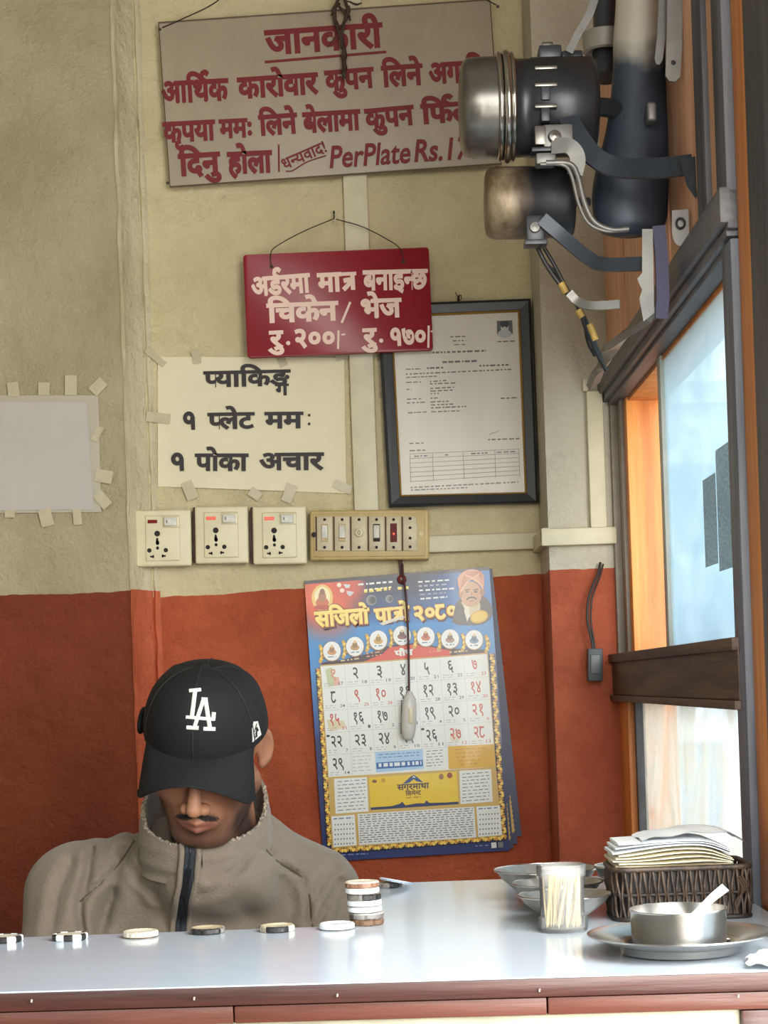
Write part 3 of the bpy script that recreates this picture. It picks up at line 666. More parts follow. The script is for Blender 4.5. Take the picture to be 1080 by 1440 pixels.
for a in ((445,318,548,315,1.6),(460,343,540,340,1.6),(468,366,536,364,1.4),(338,414,664,402,2.6),(398,472,616,464,2.8),(176,515,276,512,1.6),(304,508,412,505,2.6),(622,494,800,488,2.4),(176,545,824,515,1.8),(178,565,370,557,1.6),(178,595,268,592,1.6),(322,590,424,583,1.8),(322,604,478,598,1.8),(180,638,212,636,1.6),(324,632,470,624,1.7),(324,648,470,641,1.7),(326,664,376,661,1.7),(182,697,276,693,1.6),(324,691,370,689,1.6),(182,720,300,715,1.6),(326,714,436,709,1.7),(328,732,470,726,1.7),(328,750,545,741,1.8),(188,780,310,774,1.6),(330,774,510,767,1.7),(752,692,856,688,1.8),(676,943,866,936,2),(196,966,294,963,1.6),(198,1010,302,1006,1.8),(226,1044,306,1040,1.7),(412,1036,440,1035,1.6),(572,1028,672,1023,1.8),(728,1020,840,1015,1.8),(204,1234,860,1200,1.8),(206,1250,550,1234,1.7),(732,348,842,344,1.6)):
    scrib(pr, Z5, *a[:4], a[4], G1)
for k in range(7): pr.line([Z5(200,1030+k*28), Z5(862,1000+k*28-2*k)], .8, G2)
for x in (200,338,524,716,862): pr.line([Z5(x,1030-(x-200)*.045), Z5(x+6,1200-(x-200)*.05)], .8, G2)
pr.line([Z5(*q) for q in smooth_path([(684,914),(704,900),(716,902),(740,888)])], .7, (90,86,90))
pr.poly([Z5(728,222), Z5(822,218), Z5(826,300), Z5(730,304)], (84,84,88)); pr.ell(*Z5(776,300), 9.5, 6, (176,176,178)); pr.poly([Z5(750,304),Z5(752,282),Z5(802,280),Z5(806,301)], (176,176,178)); pr.ell(*Z5(776,262), 5.6, 7.4, (186,182,180)); pr.ell(*Z5(775,240), 6.6, 4, (34,34,38)); pr.ell(*Z5(762,248), 1.8, 3.4, (34,34,38)); pr.ell(*Z5(789,248), 1.8, 3.4, (34,34,38))
pr.build('print', M_print, cf)
m = bpy.data.materials.new('picture_glass'); m.use_nodes = True; t = m.node_tree; t.nodes.remove(t.nodes['Principled BSDF'])
tr = t.nodes.new('ShaderNodeBsdfTransparent'); gs = t.nodes.new('ShaderNodeBsdfGlossy'); gs.inputs[1].default_value = .3; mx = t.nodes.new('ShaderNodeMixShader'); mx.inputs[0].default_value = .02
t.links.new(tr.outputs[0], mx.inputs[1]); t.links.new(gs.outputs[0], mx.inputs[2]); t.links.new(mx.outputs[0], t.nodes['Material Output'].inputs[0])
MB().add([(p[0],-.0008,p[1]) for p in b4]+[(p[0],-.0002,p[1]) for p in b4], [(0,3,2,1),(4,5,6,7),(0,1,5,4),(1,2,6,5),(2,3,7,6),(3,0,4,7)]).build('glass', m, cf)
nl = thing('wall_nail', 'nail with twisted wire above the framed certificate', 'nail', P(645,420,DW-.02)); MB().tube([(0,.02,0),(0,-.012,.002)], .0018, 8).build('shaft', M_wire, nl); MB().tube(smooth_path([(-.006,-.008,.010),(-.002,-.012,.002),(.004,-.010,.004),(.003,-.008,-.004),(-.003,-.008,-.002)],5), .0007, 5).build('wire', M_wire, nl)
# ---- socket plates
M_pl = mat('cream_plastic', (222,212,176), .4, var=.10, vscale=18, bump=.08, bscale=30); M_hole = mat('socket_hole', (26,20,18), .7); M_grime = mat('worn_white_switch', (206,204,190), .4, var=.15, vscale=80)
M_backbox = mat('dark_red_back_box', (70,34,28), .6)
def neon(name, col, e):
    m = mat(name, col, .25); b = m.node_tree.nodes['Principled BSDF']; b.inputs['Emission Color'].default_value = (*lin(col), 1); b.inputs['Emission Strength'].default_value = e; return m
N_on = neon('neon_lit', (214,64,34), .22); N_off = mat('neon_dark', (120,18,16), .5, spec=.2)
def ZS(x, y): return (180+x/4.154, 690+y/4.154)
def socket(cor, lbl, lit, marks):
    fl_ = Flat((cor[0][0]+cor[2][0])/2, (cor[0][1]+cor[2][1])/2, DW-.030, 1.0)
    t_ = thing('wall_socket', lbl, 'socket', fl_.c, fl_.rot, 'switched socket plates in a row')
    a = fl_.L(*cor[0]); b = fl_.L(*cor[2]); MB().rbox((a[0],-.006,b[1]), (b[0],.006,a[1]), .004, 3).build('plate', M_pl, t_, smooth=50)
    MB().rbox((a[0]-.004,.004,b[1]+.003), (b[0]-.004,.030,a[1]+.0), .001).build('back_box', M_backbox, t_)
    ox, oy = marks
    i0 = fl_.L(*ZS(ox-72,oy-106)); i1 = fl_.L(*ZS(ox+134,oy+158)); MB().rbox((i0[0],-.0078,i1[1]), (i1[0],-.004,i0[1]), .0026, 3).build('insert', M_pl, t_, smooth=50)
    def hole(x, y, rx, ry, n=16): 
        c = fl_.L(*ZS(ox+x,oy+y)); k = 1/4.154*fl_.D/FPX; mb = MB(); v = [(c[0]+rx*k*math.cos(2*PI*i/n),-.0081,c[1]+ry*k*math.sin(2*PI*i/n)) for i in range(n)]; mb.add(v+[(x_,-.007,z_) for x_, y_, z_ in v], [tuple(range(n))]+[(i,(i+1) % n,n+(i+1) % n,n+i) for i in range(n)]); return mb
    hm = MB()
    for h_ in ((0,0,17,17),(2,54,11,13),(0,45,8,22),(2,84,9,10),(-46,98,13,13),(50,96,13,13)):
        q = hole(*h_); hm.add(q.v, q.f)
    for x, y in ((-30,134),(38,130)):
        q = MB().box((-.0035,-.0082,-.0014), (.0035,-.007,.0014)); q2 = MB().box((.0005,-.0082,-.0026) if x < 0 else (-.0032,-.0082,-.0026), (.0032,-.007,.0026) if x < 0 else (-.0005,-.007,.0026)); c = fl_.L(*ZS(ox+x,oy+y))
        for w_ in (q, q2): hm.add([(a_+c[0], b_, c_+c[1]) for a_, b_, c_ in w_.v], w_.f)
    hm.build('holes', M_hole, t_)
    c = fl_.L(*ZS(ox-28,oy-70)); MB().rbox((c[0]-.0085,-.009,c[1]-.003), (c[0]+.0085,-.007,c[1]+.003), .0008).build('indicator', N_on if lit else N_off, t_)
    c = fl_.L(*ZS(ox+78,oy-68)); Mr = Matrix.Translation((c[0],-.011,c[1])) @ Matrix.Rotation(math.radians(7), 4, 'Z')
    sw = MB().rbox((-.0115,-.003,-.0075), (.0115,.004,.0075), .0015, M=Mr).build('rocker', M_grime, t_, smooth=50)
    q = MB().box((-.007,-.0034,-.0025), (-.0055,-.003,.0025), M=Mr); q.build('mark', M_backbox, sw)
    MB().rbox((c[0]-.014,-.0095,c[1]-.010), (c[0]+.016,-.007,c[1]+.010), .002).build('surround', M_pl, t_, smooth=50)
socket([(190,718),(267,714),(270,796),(190,797)], 'leftmost of three cream socket plates, its red indicator unlit', False, (174,253))
socket([(274,713),(349,711),(350,792),(274,793)], 'middle one of the three cream socket plates, with a lit orange indicator', True, (515,234))
socket([(355,713),(431,711),(432,793),(356,795)], 'rightmost of three cream socket plates, lit indicator, beside the switchboard', True, (855,235))
# ---- switchboard with six modules
FS = Flat(519,752,DW-.030, .5)
def ZB(x, y): return (420+x/5.4, 700+y/5.4)
sb = thing('switchboard', 'yellowed board of six small switch modules, right of the socket plates', 'switchboard', FS.c, FS.rot)
a = FS.L(*ZB(85,98)); b = FS.L(*ZB(992,470)); M_yel = mat('yellowed_plastic', (196,170,112), .45, var=.22, vscale=14, bump=.1, bscale=30); M_mod = mat('module_plastic', (196,182,148), .4, var=.15, vscale=40)
MB().rbox((a[0],-.006,b[1]), (b[0],.028,a[1]), .004, 3).build('case', M_yel, sb, smooth=50)
a2 = FS.L(*ZB(112,124)); b2 = FS.L(*ZB(960,446)); MB().rbox((a2[0],-.0085,b2[1]), (b2[0],-.003,a2[1]), .002, 2).build('face', M_yel, sb, smooth=50)
def screw(par, x, y, r=11):
    c = FS.L(*ZB(x,y)); k = FS.D/FPX/5.4*r; MB().lathe([(0,0),(k,0),(k,-.0012),(k*.6,-.0020),(0,-.0022)], 12, Matrix.Translation((c[0],-.0117,c[1])) @ Matrix.Rotation(-PI/2,4,'X')).build('screw', M_hole, par, smooth=50)
for k, (x0, x1) in enumerate(((140,258),(274,390),(402,518),(534,650),(666,776),(792,900))):
    p, q = FS.L(*ZB(x0,146)), FS.L(*ZB(x1,406)); md = MB().rbox((p[0],-.0115,q[1]), (q[0],-.006,p[1]), .001).build('module', M_mod, sb, smooth=50); xm = (x0+x1)/2
    MB().box((p[0]-.0028,-.009,q[1]), (p[0]-.0004,-.0083,p[1])).build('gap', M_backbox, md)
    for yy in ((170,380) if k < 5 else (162,232,310,376)): screw(md, xm, yy, 11)
    c = FS.L(*ZB(xm,270))
    if k in (0,1,3):
        h_ = .0155; MB().rbox((c[0]-.0062,-.0125,c[1]-h_), (c[0]+.0062,-.011,c[1]+h_), .001).build('rocker_well', M_hole if k == 3 else M_yel, md)
        MB().rbox((-.0052,-.003,-.0115), (.0052,.003,.0115), .001, M=Matrix.Translation((c[0],-.0138,c[1]+.0015)) @ Matrix.Rotation(math.radians(-8 if k else 6),4,'X')).build('rocker', M_grime, md, smooth=50)
    elif k == 2:
        MB().lathe([(0,-.006),(.006,-.006),(.0075,-.0045),(.0078,0)], 24, Matrix.Translation((c[0],-.0115,c[1])) @ Matrix.Rotation(-PI/2,4,'X')).build('knob', M_pl, md, smooth=50)
        mb = MB().tube([(c[0]+.0017*math.cos(t_),-.0178,c[1]+.0034*math.sin(t_)) for t_ in np.linspace(0,2*PI,17)[:-1]], .0005, 5, closed=True); mb.build('mark', M_hole, md)
    elif k == 4: MB().rbox((c[0]-.006,-.0125,c[1]-.0165), (c[0]+.006,-.011,c[1]+.0165), .0008).build('indicator', mat('dark_red_lens', (96,26,22), .5, spec=.2), md); MB().lathe([(0,-.001),(.002,-.0008),(.0026,0)], 12, Matrix.Translation((c[0],-.0125,c[1]-.002)) @ Matrix.Rotation(-PI/2,4,'X')).build('glow_lamp', N_on, md)
screw(sb, 118, 284, 19); c = FS.L(*ZB(925,268))
mb = MB(); rr2 = random.Random(2)
for k in range(9):
    t_ = rr2.uniform(0,6.28); r_ = rr2.uniform(0,.004); mb.lathe([(0,-.0015),(.0025,-.0008),(.003,0)], 8, Matrix.Translation((c[0]+r_*math.cos(t_),-.0088,c[1]+r_*1.3*math.sin(t_))) @ Matrix.Rotation(-PI/2,4,'X'))
mb.build('putty', mat('putty', (220,206,166), .6), sb, smooth=60)
c = FS.L(*ZB(1003,312)); MB().lathe([(0,-.003),(.003,-.002),(.004,0)], 12, Matrix.Translation((c[0],.018,c[1])) @ Matrix.Rotation(-PI/2,4,'X')).build('side_screw', M_hole, sb)
# ================================================================== CALENDAR
FC = Flat(572,1005,DW-.014, 4.2)
def Z6(x, y): return (420+x/3.375, 780+y/3.375)
def Z7(x, y): return (420+x/3.375, 990+y/3.375)
cal = thing('wall_calendar', 'blue Nepali wall calendar with gold scroll border hanging from a nail under the switchboard', 'calendar', FC.c, FC.rot)
CT = [(428,817),(688,797),(717,1196),(455,1212)]
def cq(u, v):
    a = (CT[0][0]*(1-u)+CT[1][0]*u, CT[0][1]*(1-u)+CT[1][1]*u); b = (CT[3][0]*(1-u)+CT[2][0]*u, CT[3][1]*(1-u)+CT[2][1]*u)
    return (a[0]*(1-v)+b[0]*v, a[1]*(1-v)+b[1]*v)
M_page = mat('page_stock', (30,40,78), .35, var=.2, vscale=20)
for k, (dx, dy, rt) in enumerate(((17,-20,-.6),(11,-9,-.4),(5,-3,-.1))):
    q = [(x+dx*(1 if y > 1000 else .25)+0, y+(dy if y > 1000 else 2)) for x, y in CT]
    y0 = .007-.002*k; pg = sheet(FC, q, M_page, cal, y=y0, wav=.0006, name='page', seed=20+k)
    p2 = Print(FC, y0-.0019); rr = random.Random(k)
    for i in range(26):
        v = .55+.017*i; a = cq(.955, v); 
        if v < .98: p2.ell(a[0]+dx*v, a[1]+dy*v, 3.2, 4.2, (206,168,84), 8)
    p2.build('back_page_print', M_gloss, pg)['kind'] = 'stuff'
front = sheet(FC, CT, mat('calendar_card', (40,64,128), .3), cal, y=.001, wav=0, name='front_page')
pr = Print(FC, .0004)
def lerpc(a, b, t): t = max(0, min(1, t)); return tuple(a[i]*(1-t)+b[i]*t for i in range(3))
def bgc(u, v):
    deep = (28,34,62)
    if v < .06: c = lerpc((26,32,56), (34,42,72), v/.06)
    elif v < .17: c = lerpc((34,42,72), (56,120,190), (v-.06)/.11)
    elif v < .33: c = (66,142,206)
    elif v < .55: c = lerpc((66,142,206), (44,72,142), (v-.33)/.22)
    else: c = (42,54,108)
    if u > .6 and v < .17: c = lerpc(c, (62,130,200), (u-.6)/.3)
    d = math.hypot((u-.11)*1.0, (v-.06)*1.3)
    if d < .26: c = lerpc((226,96,56), c, (d-.11)/.12)
    d = math.hypot((u-.24), (v-.03)*1.6)
    if d < .1: c = lerpc((212,84,60), c, (d-.05)/.05)
    return lin(c)
nu, nv = 30, 44; pts = []; cols = []; fs = []
for i in range(nu+1):
    for j in range(nv+1):
        u, v = i/nu, j/nv; vv = v if v > .5 else v; pts.append(FC.L(*cq(u, v))); cols.append(bgc(u, v))
for i in range(nu):
    for j in range(nv): a = i*(nv+1)+j; fs.append((a, a+1, a+nv+2, a+nv+1))
lut = {tuple(p): c for p, c in zip(pts, cols)}
pr.raw(pts, fs, lambda x, z: lut[(x, z)])
pr.poly([cq(0,0), cq(1,0), cq(1,.012), cq(0,.012)], (54,40,44))
YE, YD, OR, W_, DK = (242,206,92), (150,104,34), (224,84,52), (232,234,228), (40,38,44)
# seated figure, rockets of light
for c in ((186,150,70,8),(176,170,62,7)): pass
pr.ell(*Z6(112,205), 15, 19, (236,196,110)); pr.ell(*Z6(112,200), 11, 14, (246,230,180)); pr.ell(*Z6(112,228), 9, 8, (206,104,60)); pr.ell(*Z6(112,198), 5.4, 8, (176,120,84)); pr.ell(*Z6(112,176), 3.6, 4.4, (150,100,76)); pr.ell(*Z6(112,250), 12, 3.6, (190,80,50))
for q in ((192,144),(206,170)): pr.ell(*Z6(*q), 3.2, 3.2, (246,220,200))
pr.poly([Z6(212,140),Z6(246,142),Z6(240,158),Z6(224,160)], (214,212,214)); pr.poly([Z6(226,172),Z6(264,176),Z6(246,198),Z6(232,190)], (206,204,208))
def planet(x, y, r):
    for k in range(5): pr.ell(*Z6(x+k*2.2, y), r-k*1.1, r-k*.8, tuple(int(150-k*24) for _ in range(3)))
planet(345,216,7.4); planet(430,210,5.4)
scrib(pr, Z6, 282,142,452,128,2.6,W_); scrib(pr, Z6, 310,174,440,160,4.2,(244,214,96)); scrib(pr, Z6, 310,168,440,154,2,(250,240,180)); scrib(pr, Z6, 470,160,522,156,4,(244,214,96))
for k, (x1, c) in enumerate(((714,W_),(706,(170,170,190)),(738,W_),(700,(150,150,176)),(706,W_))): scrib(pr, Z6, 566+k*3, 130+k*20, x1, 120+k*20, 2.2, c)
# title, printed in layers: dark shadow, red edge, yellow face
def title(s, a, b, h, bo=.05):
    for dx, dz, c, bb in ((1.4,1.6,(58,24,20),bo+.05),(0,0,(150,52,30),bo+.035),(0,0,YE,bo)):
        pr.text(s, (Z6(*a)[0]+dx, Z6(*a)[1]+dz), (Z6(*b)[0]+dx, Z6(*b)[1]+dz), h/3.375, c, bb)
    pr.text(s, (Z6(*a)[0]-.3, Z6(*a)[1]-.6), (Z6(*b)[0]-.3, Z6(*b)[1]-.6), h/3.375, (252,226,130), bo*.4)
title('सिजलो', (78,342), (340,322), 66); title('पा{tra}ो', (362,324), (532,306), 62); title('२०{nep8}०', (548,312), (752,296), 62)
pr.poly([Z6(384,326),Z6(440,306),Z6(500,290),Z6(505,300),Z6(450,318),Z6(400,336)], (226,220,200))
# turbaned man
SK, SK2 = (206,158,120), (176,122,90)
pr.poly([Z6(*q) for q in smooth_path([(728,320),(748,232),(790,200),(870,196),(905,225),(918,262),(912,300),(860,332),(760,334)])], (84,74,66)); pr.poly([Z6(*q) for q in smooth_path([(770,226),(800,214),(850,214),(860,262),(820,300),(790,262)])], (214,196,160)); pr.poly([Z6(788,222),Z6(806,222),Z6(812,290),Z6(800,320),Z6(786,270)], (232,226,206))
pr.ell(*Z6(818,188), 15, 18, SK); pr.ell(*Z6(768,184), 3, 6, SK2); pr.ell(*Z6(872,178), 3, 6, SK2)
pr.poly([Z6(*q) for q in smooth_path([(770,196),(756,140),(758,104),(790,78),(830,70),(866,84),(880,112),(876,168),(862,150),(836,128),(810,118),(790,134),(774,160),(770,196)])], (222,158,124))
for k in range(5): pr.line([Z6(*q) for q in smooth_path([(764+k*3,170-k*12),(800,118-k*8),(850,98-k*4),(872,120-k*9)])], 1.0, (192,122,92))
pr.line([Z6(*q) for q in smooth_path([(768,178),(800,130),(856,92)])], 2, (238,184,150)); pr.line([Z6(*q) for q in smooth_path([(872,156),(840,118),(790,96)])], 2, (238,184,150))
for x in (800,840): pr.line([Z6(x-11,168),Z6(x+11,165)], 1.6, (70,50,40)); pr.ell(*Z6(x,177), 2.6, 1.2, (60,44,40))
pr.line([Z6(820,176),Z6(822,198),Z6(814,202),Z6(828,202)], 1.2, (160,108,80)); pr.line([Z6(*q) for q in smooth_path([(798,216),(806,206),(820,204),(836,205),(842,214)])], 2.2, (56,44,40)); pr.line([Z6(812,220),Z6(830,219)], 1.2, (150,84,70))
pr.ell(*Z6(856,295), 13, 9, (214,170,44), rot=-.3); pr.ell(*Z6(856,294), 11, 7, (236,198,70), rot=-.3)
# red banner and seven round pictures
RB = [Z6(*q) for q in ((108,526),(108,512),(200,500),(330,470),(430,432),(545,420),(640,434),(740,446),(840,448),(900,452),(900,470),(540,498))]
pr.poly(RB, (66,34,40)); pr.poly([Z6(*q) for q in ((300,512),(400,470),(430,440),(545,426),(640,440),(720,455),(720,485),(540,498))], (220,78,52))
pr.text('पौष', Z6(456,482), Z6(545,474), 24/3.375, W_, .05); scrib(pr, Z6, 320,470,395,460,1.4,(236,170,120)); scrib(pr, Z6, 322,484,395,474,1.4,(236,170,120)); scrib(pr, Z6, 620,462,680,456,1.4,(236,170,120)); scrib(pr, Z6, 716,464,800,456,2,(216,190,140)); scrib(pr, Z6, 200,504,290,492,2,(216,190,140))
MD = [(158,458),(267,436),(378,406),(490,384),(603,390),(718,400),(832,404)]
def scroll(x, y, s_, fl=1):
    for k in range(7):
        t_ = k/6; pr.ell(x+fl*(3+3*math.sin(t_*PI))*s_, y-11*s_+22*s_*t_, 3.4*s_*(1-.4*abs(t_-.5)), 3.0*s_, YE if k % 2 else (206,164,60), 8)
    for k in range(3): pr.ell(x+fl*7*s_, y-4+5*k, 1.2, 1.8, YD, 6)
for k, (x, y) in enumerate(MD):
    c = Z6(x, y); scroll(c[0]-19, c[1]+4, .95, 1); 
    if k == 6: scroll(c[0]+14, c[1]+6, .95, 1)
for k, (x, y) in enumerate(MD):
    c = Z6(x, y); pr.ell(c[0], c[1]+.5, 13.2, 14.4, (170,128,60)); pr.ell(c[0], c[1], 12.4, 13.6, (236,238,236)); 
    pc = [(208,150,96),(190,150,86),(206,160,74),(140,84,78),(210,120,80),(176,140,120),(110,140,170)][k]
    pr.ell(c[0], c[1]+1.5, 6.4, 4, pc); pr.ell(c[0], c[1]-2.4, 3.6, 4.4, tuple(int(v_*.8) for v_ in pc)); pr.ell(c[0], c[1]-6.4, 2, 2.2, (226,190,130)); scrib(pr, Z6, x-18, y+28, x+20, y+26, 1.4, (110,130,150))
# gold border of little scrolls
def edge_run(a, b, n, s_=1):
    L_ = math.hypot(b[0]-a[0], b[1]-a[1]); tx, ty = (b[0]-a[0])/L_, (b[1]-a[1])/L_
    pr.line([a, b], 8.6*s_, (48,36,40))
    pr.hold = True; yb = pr.y
    for k in range(n):
        t_ = (k+.5)/n; x, y = a[0]+(b[0]-a[0])*t_, a[1]+(b[1]-a[1])*t_; w_ = 1.9*math.sin(k*PI*.5+.7); nx_, ny_ = -ty, tx
        pr.y = yb-pr.step*(k % 3); pr.ell(x+nx_*w_, y+ny_*w_, 2.9*s_, 2.2*s_, (YE if k % 3 else (216,150,62)), 8, rot=math.atan2(ty,tx)+(.8 if k % 2 else -.8))
        pr.y = yb-pr.step*(3+k % 2); pr.ell(x-nx_*w_*1.4, y-ny_*w_*1.4, 1.0, 1.0, (226,176,80), 6)
    pr.y = yb-pr.step*5; pr.hold = False
edge_run(Z6(96,540), Z7(150,670), 62); edge_run(Z6(917,470), Z7(975,640), 62); edge_run(Z7(150,695), Z7(985,630), 64, 1.05)
for a, n_ in ((Z7(152,375),0),(Z7(932,330),0)):
    for k in range(6): pr.ell(a[0]+k*.45, a[1]+k*8.2-1, 3.2, 3.2, (196,74,50), 10); pr.ell(a[0]+k*.45-.6, a[1]+k*8.2-2, 1.2, 1.2, (230,150,120), 6)
# day grid
g00, g10, g01, g11 = Z6(105,530), Z6(893,472), Z7(143,348), Z7(932,298)
def gq(i, j):
    u, v = i/7, j/5; return tuple((g00[k]*(1-u)+g10[k]*u)*(1-v)+(g01[k]*(1-u)+g11[k]*u)*v for k in (0, 1))
pr.poly([gq(-.04,-.06), gq(7.04,-.06), gq(7.04,5.03), gq(-.04,5.03)], (196,160,90)); pr.poly([gq(0,0), gq(7,0), gq(7,5), gq(0,5)], W_)
for i in range(1,7): pr.line([gq(i,0), gq(i,4 if i > 1 else 5)], .7, (206,208,206))
for j in range(1,5): pr.line([gq(0,j), gq(7,j)], .7, (206,208,206))
pr.poly([gq(.18,.15),gq(.45,.08),gq(.55,.9),gq(.25,.95)], (196,200,160)); pr.poly([gq(.5,.5),gq(.72,.55),gq(.78,.9),gq(.5,.93)], (226,178,160)); pr.poly([gq(.08,2.4),gq(.8,2.5),gq(.9,2.8),gq(.2,2.95)], (222,206,170)); pr.ell(*gq(5.4,3.6), 7, 6, (226,214,190))
NUM = {1:'१',2:'२',3:'३',4:'४',5:'५',6:'६',7:'७',8:'{nep8}',9:'९',0:'०'}; red_days = {7,9,10,14,15,21,27,28}; RD = (196,74,58)
d = 1; pr.hold = True
for j in range(5):
    for i in range(7):
        if d > 29: break
        s_ = ''.join(NUM[int(c)] for c in str(d)); wide = .17 if d < 10 else (.36 if '1' not in str(d) or d > 19 else .33)
        cx = .44 if i or j else .5
        col = RD if d in red_days else ((214,150,120) if d == 1 else DK)
        pr.text(s_, gq(i+cx-wide/2*1.25, j+.66), gq(i+cx+wide/2*1.25, j+.66), 15.5, col, .012, cap=.632)
        e = 16+d if d <= 15 else d-15; e_s = str(e); w2_ = .10*len(e_s)
        pr.text(e_s, gq(i+.90-w2_, j+.90), gq(i+.90, j+.90), 4.6, (60,58,64) if col != RD else RD, .004, cap=.729)
        scrib(pr, lambda x, y: gq(x/100, y/100), i*100+8, j*100+80, i*100+52, j*100+80, .9, (176,170,166)); scrib(pr, lambda x, y: gq(x/100, y/100), i*100+8, j*100+90, i*100+48, j*100+90, .9, (186,180,176)); d += 1
pr.hold = False; pr.y -= .0002
for q in ((.1,3.14),(4.08,3.12)): pr.ell(*gq(*q), 2.6, 1.7, (60,58,62))
for k in range(5): scrib(pr, Z7, 255, 250+k*17, 345, 244+k*17, .9, (176,176,176))
pr.poly([Z7(362,228),Z7(588,214),Z7(594,306),Z7(368,324)], (170,204,232)); pr.poly([Z7(368,278),Z7(588,264),Z7(590,294),Z7(370,308)], (44,96,164)); scrib(pr, Z7, 380,290,582,278,5,(226,234,240))
for k in range(2): scrib(pr, Z7, 380, 240+k*14, 580, 228+k*14, 1.1, (80,120,170))
for k in range(6): scrib(pr, Z7, 606, 224+k*14, 684, 218+k*14, 1.0, (120,116,116))
pr.poly([Z7(708,200),Z7(926,190),Z7(932,298),Z7(712,308)], (222,172,40))
for k in range(5): scrib(pr, Z7, 740+k*6, 216+k*18, 880-k*8, 208+k*18, 1.2, (188,130,30))
# lower panels
GL = (206,170,92)
pr.poly([Z7(140,346),Z7(935,298),Z7(966,624),Z7(158,684)], GL)
pr.poly([Z7(168,354),Z7(324,346),Z7(332,508),Z7(176,520)], W_); pr.poly([Z7(762,316),Z7(912,308),Z7(920,462),Z7(768,474)], W_)
for k in range(9): scrib(pr, Z7, 186, 368+k*17, 318, 358+k*17, 1.1, (120,118,120)); scrib(pr, Z7, 776, 332+k*16, 905, 322+k*16, 1.1, (120,118,120))
pr.poly([Z7(334,348),Z7(748,320),Z7(758,462),Z7(342,490)], (232,196,46)); pr.poly([Z7(342,490),Z7(758,462),Z7(759,474),Z7(343,502)], (40,52,92))
pr.poly([Z7(*q) for q in ((440,484),(480,472),(492,462),(506,480),(560,470),(596,470),(606,456),(620,468),(700,466),(700,470),(440,490))], (40,52,92))
pr.poly([Z7(*q) for q in ((492,380),(530,344),(546,336),(560,344),(592,372),(560,366),(546,356),(526,372))], (40,66,120)); pr.poly([Z7(*q) for q in ((538,350),(546,340),(556,352),(548,348))], (222,226,230))
pr.text('सगरमाथा', Z7(468,408), Z7(620,398), 25/3.375, (70,48,40), .03); pr.text('िसमे~नट', Z7(508,434), Z7(582,428), 19/3.375, (96,64,44), .03); scrib(pr, Z7, 510,444,580,440,1.4,(196,120,40))
pr.ell(*Z7(360,366), 3.4, 2.2, (120,84,40)); pr.ell(*Z7(402,362), 3, 3, (196,150,44)); pr.ell(*Z7(676,344), 3.4, 4.2, (150,104,44)); pr.ell(*Z7(716,338), 3.8, 4.0, (150,60,40))
pr.poly([Z7(156,532),Z7(266,524),Z7(276,668),Z7(166,678)], W_); pr.poly([Z7(280,520),Z7(832,486),Z7(842,632),Z7(288,668)], (226,226,222)); pr.poly([Z7(842,486),Z7(954,480),Z7(964,620),Z7(852,630)], W_)
for k in range(13): scrib(pr, Z7, 290, 528+k*10.6, 828, 494+k*10.6, 1.15, (110,108,110))
for bx, by in ((166,546),(852,498)):
    scrib(pr, Z7, bx, by-2, bx+92, by-8, 1.6, (96,120,160))
    for r_ in range(5):
        for c_ in range(7): pr.ell(*Z7(bx+8+c_*14, by+26+r_*23-c_*.9), 1.1, 1.2, (120,118,130), 6)
pr.poly([Z7(912,656),Z7(936,654),Z7(938,680),Z7(914,682)], (222,222,218)); pr.poly([Z7(944,654),Z7(968,652),Z7(970,678),Z7(946,680)], (120,120,116)); scrib(pr, Z7, 205,714,330,708,1.4,(130,146,190)); scrib(pr, Z7, 838,672,900,668,1.2,(130,146,190))
prn = pr.build('print', M_gloss, cal); prn['kind'] = 'stuff'
# hanging strip, nail and washer
c = FC.L(565,815); MB().rbox((c[0]-.0035,-.002,c[1]-.004), (c[0]+.0035,.002,c[1]+.034), .001).build('hanging_strip', M_backbox, cal)
MB().lathe([(0,-.007),(.006,-.006),(.0085,-.003),(.0085,0)], 20, Matrix.Translation((c[0],-.003,c[1])) @ Matrix.Rotation(-PI/2,4,'X')).build('washer', mat('brown_washer', (120,52,44), .4), cal, smooth=50)
MB().lathe([(0,-.004),(.002,-.0035),(.003,0)], 14, Matrix.Translation((c[0]+.0005,-.0095,c[1]+.0005)) @ Matrix.Rotation(-PI/2,4,'X')).build('nail_head', mat('bright_nail', (220,216,206), .3, .7), cal, smooth=50)
# cord with a white pull switch, hanging in front of the calendar
Fp = Flat(572,900,DW-.045, 0)
cs = thing('cord_switch', 'white push switch on a dark brown cord hanging over the calendar', 'switch', Fp.c, Fp.rot)
world_tube(Fp, smooth_path([(566,792,.018),(567,812,.010),(571,840,.0),(574,900,-.002),(575,960,-.002),(575,980,-.002)]), .0020, 'cord', mat('dark_brown_cord', (72,34,32), .5), cs, 8)
c = Fp.L(575,1008); Mr = Matrix.Translation((c[0],-.004,c[1])) @ Matrix.Rotation(math.radians(2),4,'Y')
mb = MB(); b_ = [(0,.046),(.004,.045),(.006,.040),(.010,.034),(.0125,.022),(.0135,.0),(.0125,-.024),(.010,-.036),(.006,-.041),(0,-.042)]
mb.lathe(b_[::-1], 20, Mr @ Matrix.Scale(.75,4,(0,1,0))); mb.build('body', mat('white_switch_plastic', (208,206,198), .3), cs, smooth=70)
MB().rbox((c[0]-.001,-.0155,c[1]-.012), (c[0]+.007,-.012,c[1]+.016), .002).build('button', M_pl, cs, smooth=50); MB().tube([(c[0]-.013,-.005,c[1]+.030),(c[0]-.0137,-.005,c[1]-.03)], .001, 6).build('seam', mat('grey_seam', (90,86,84), .5), cs)
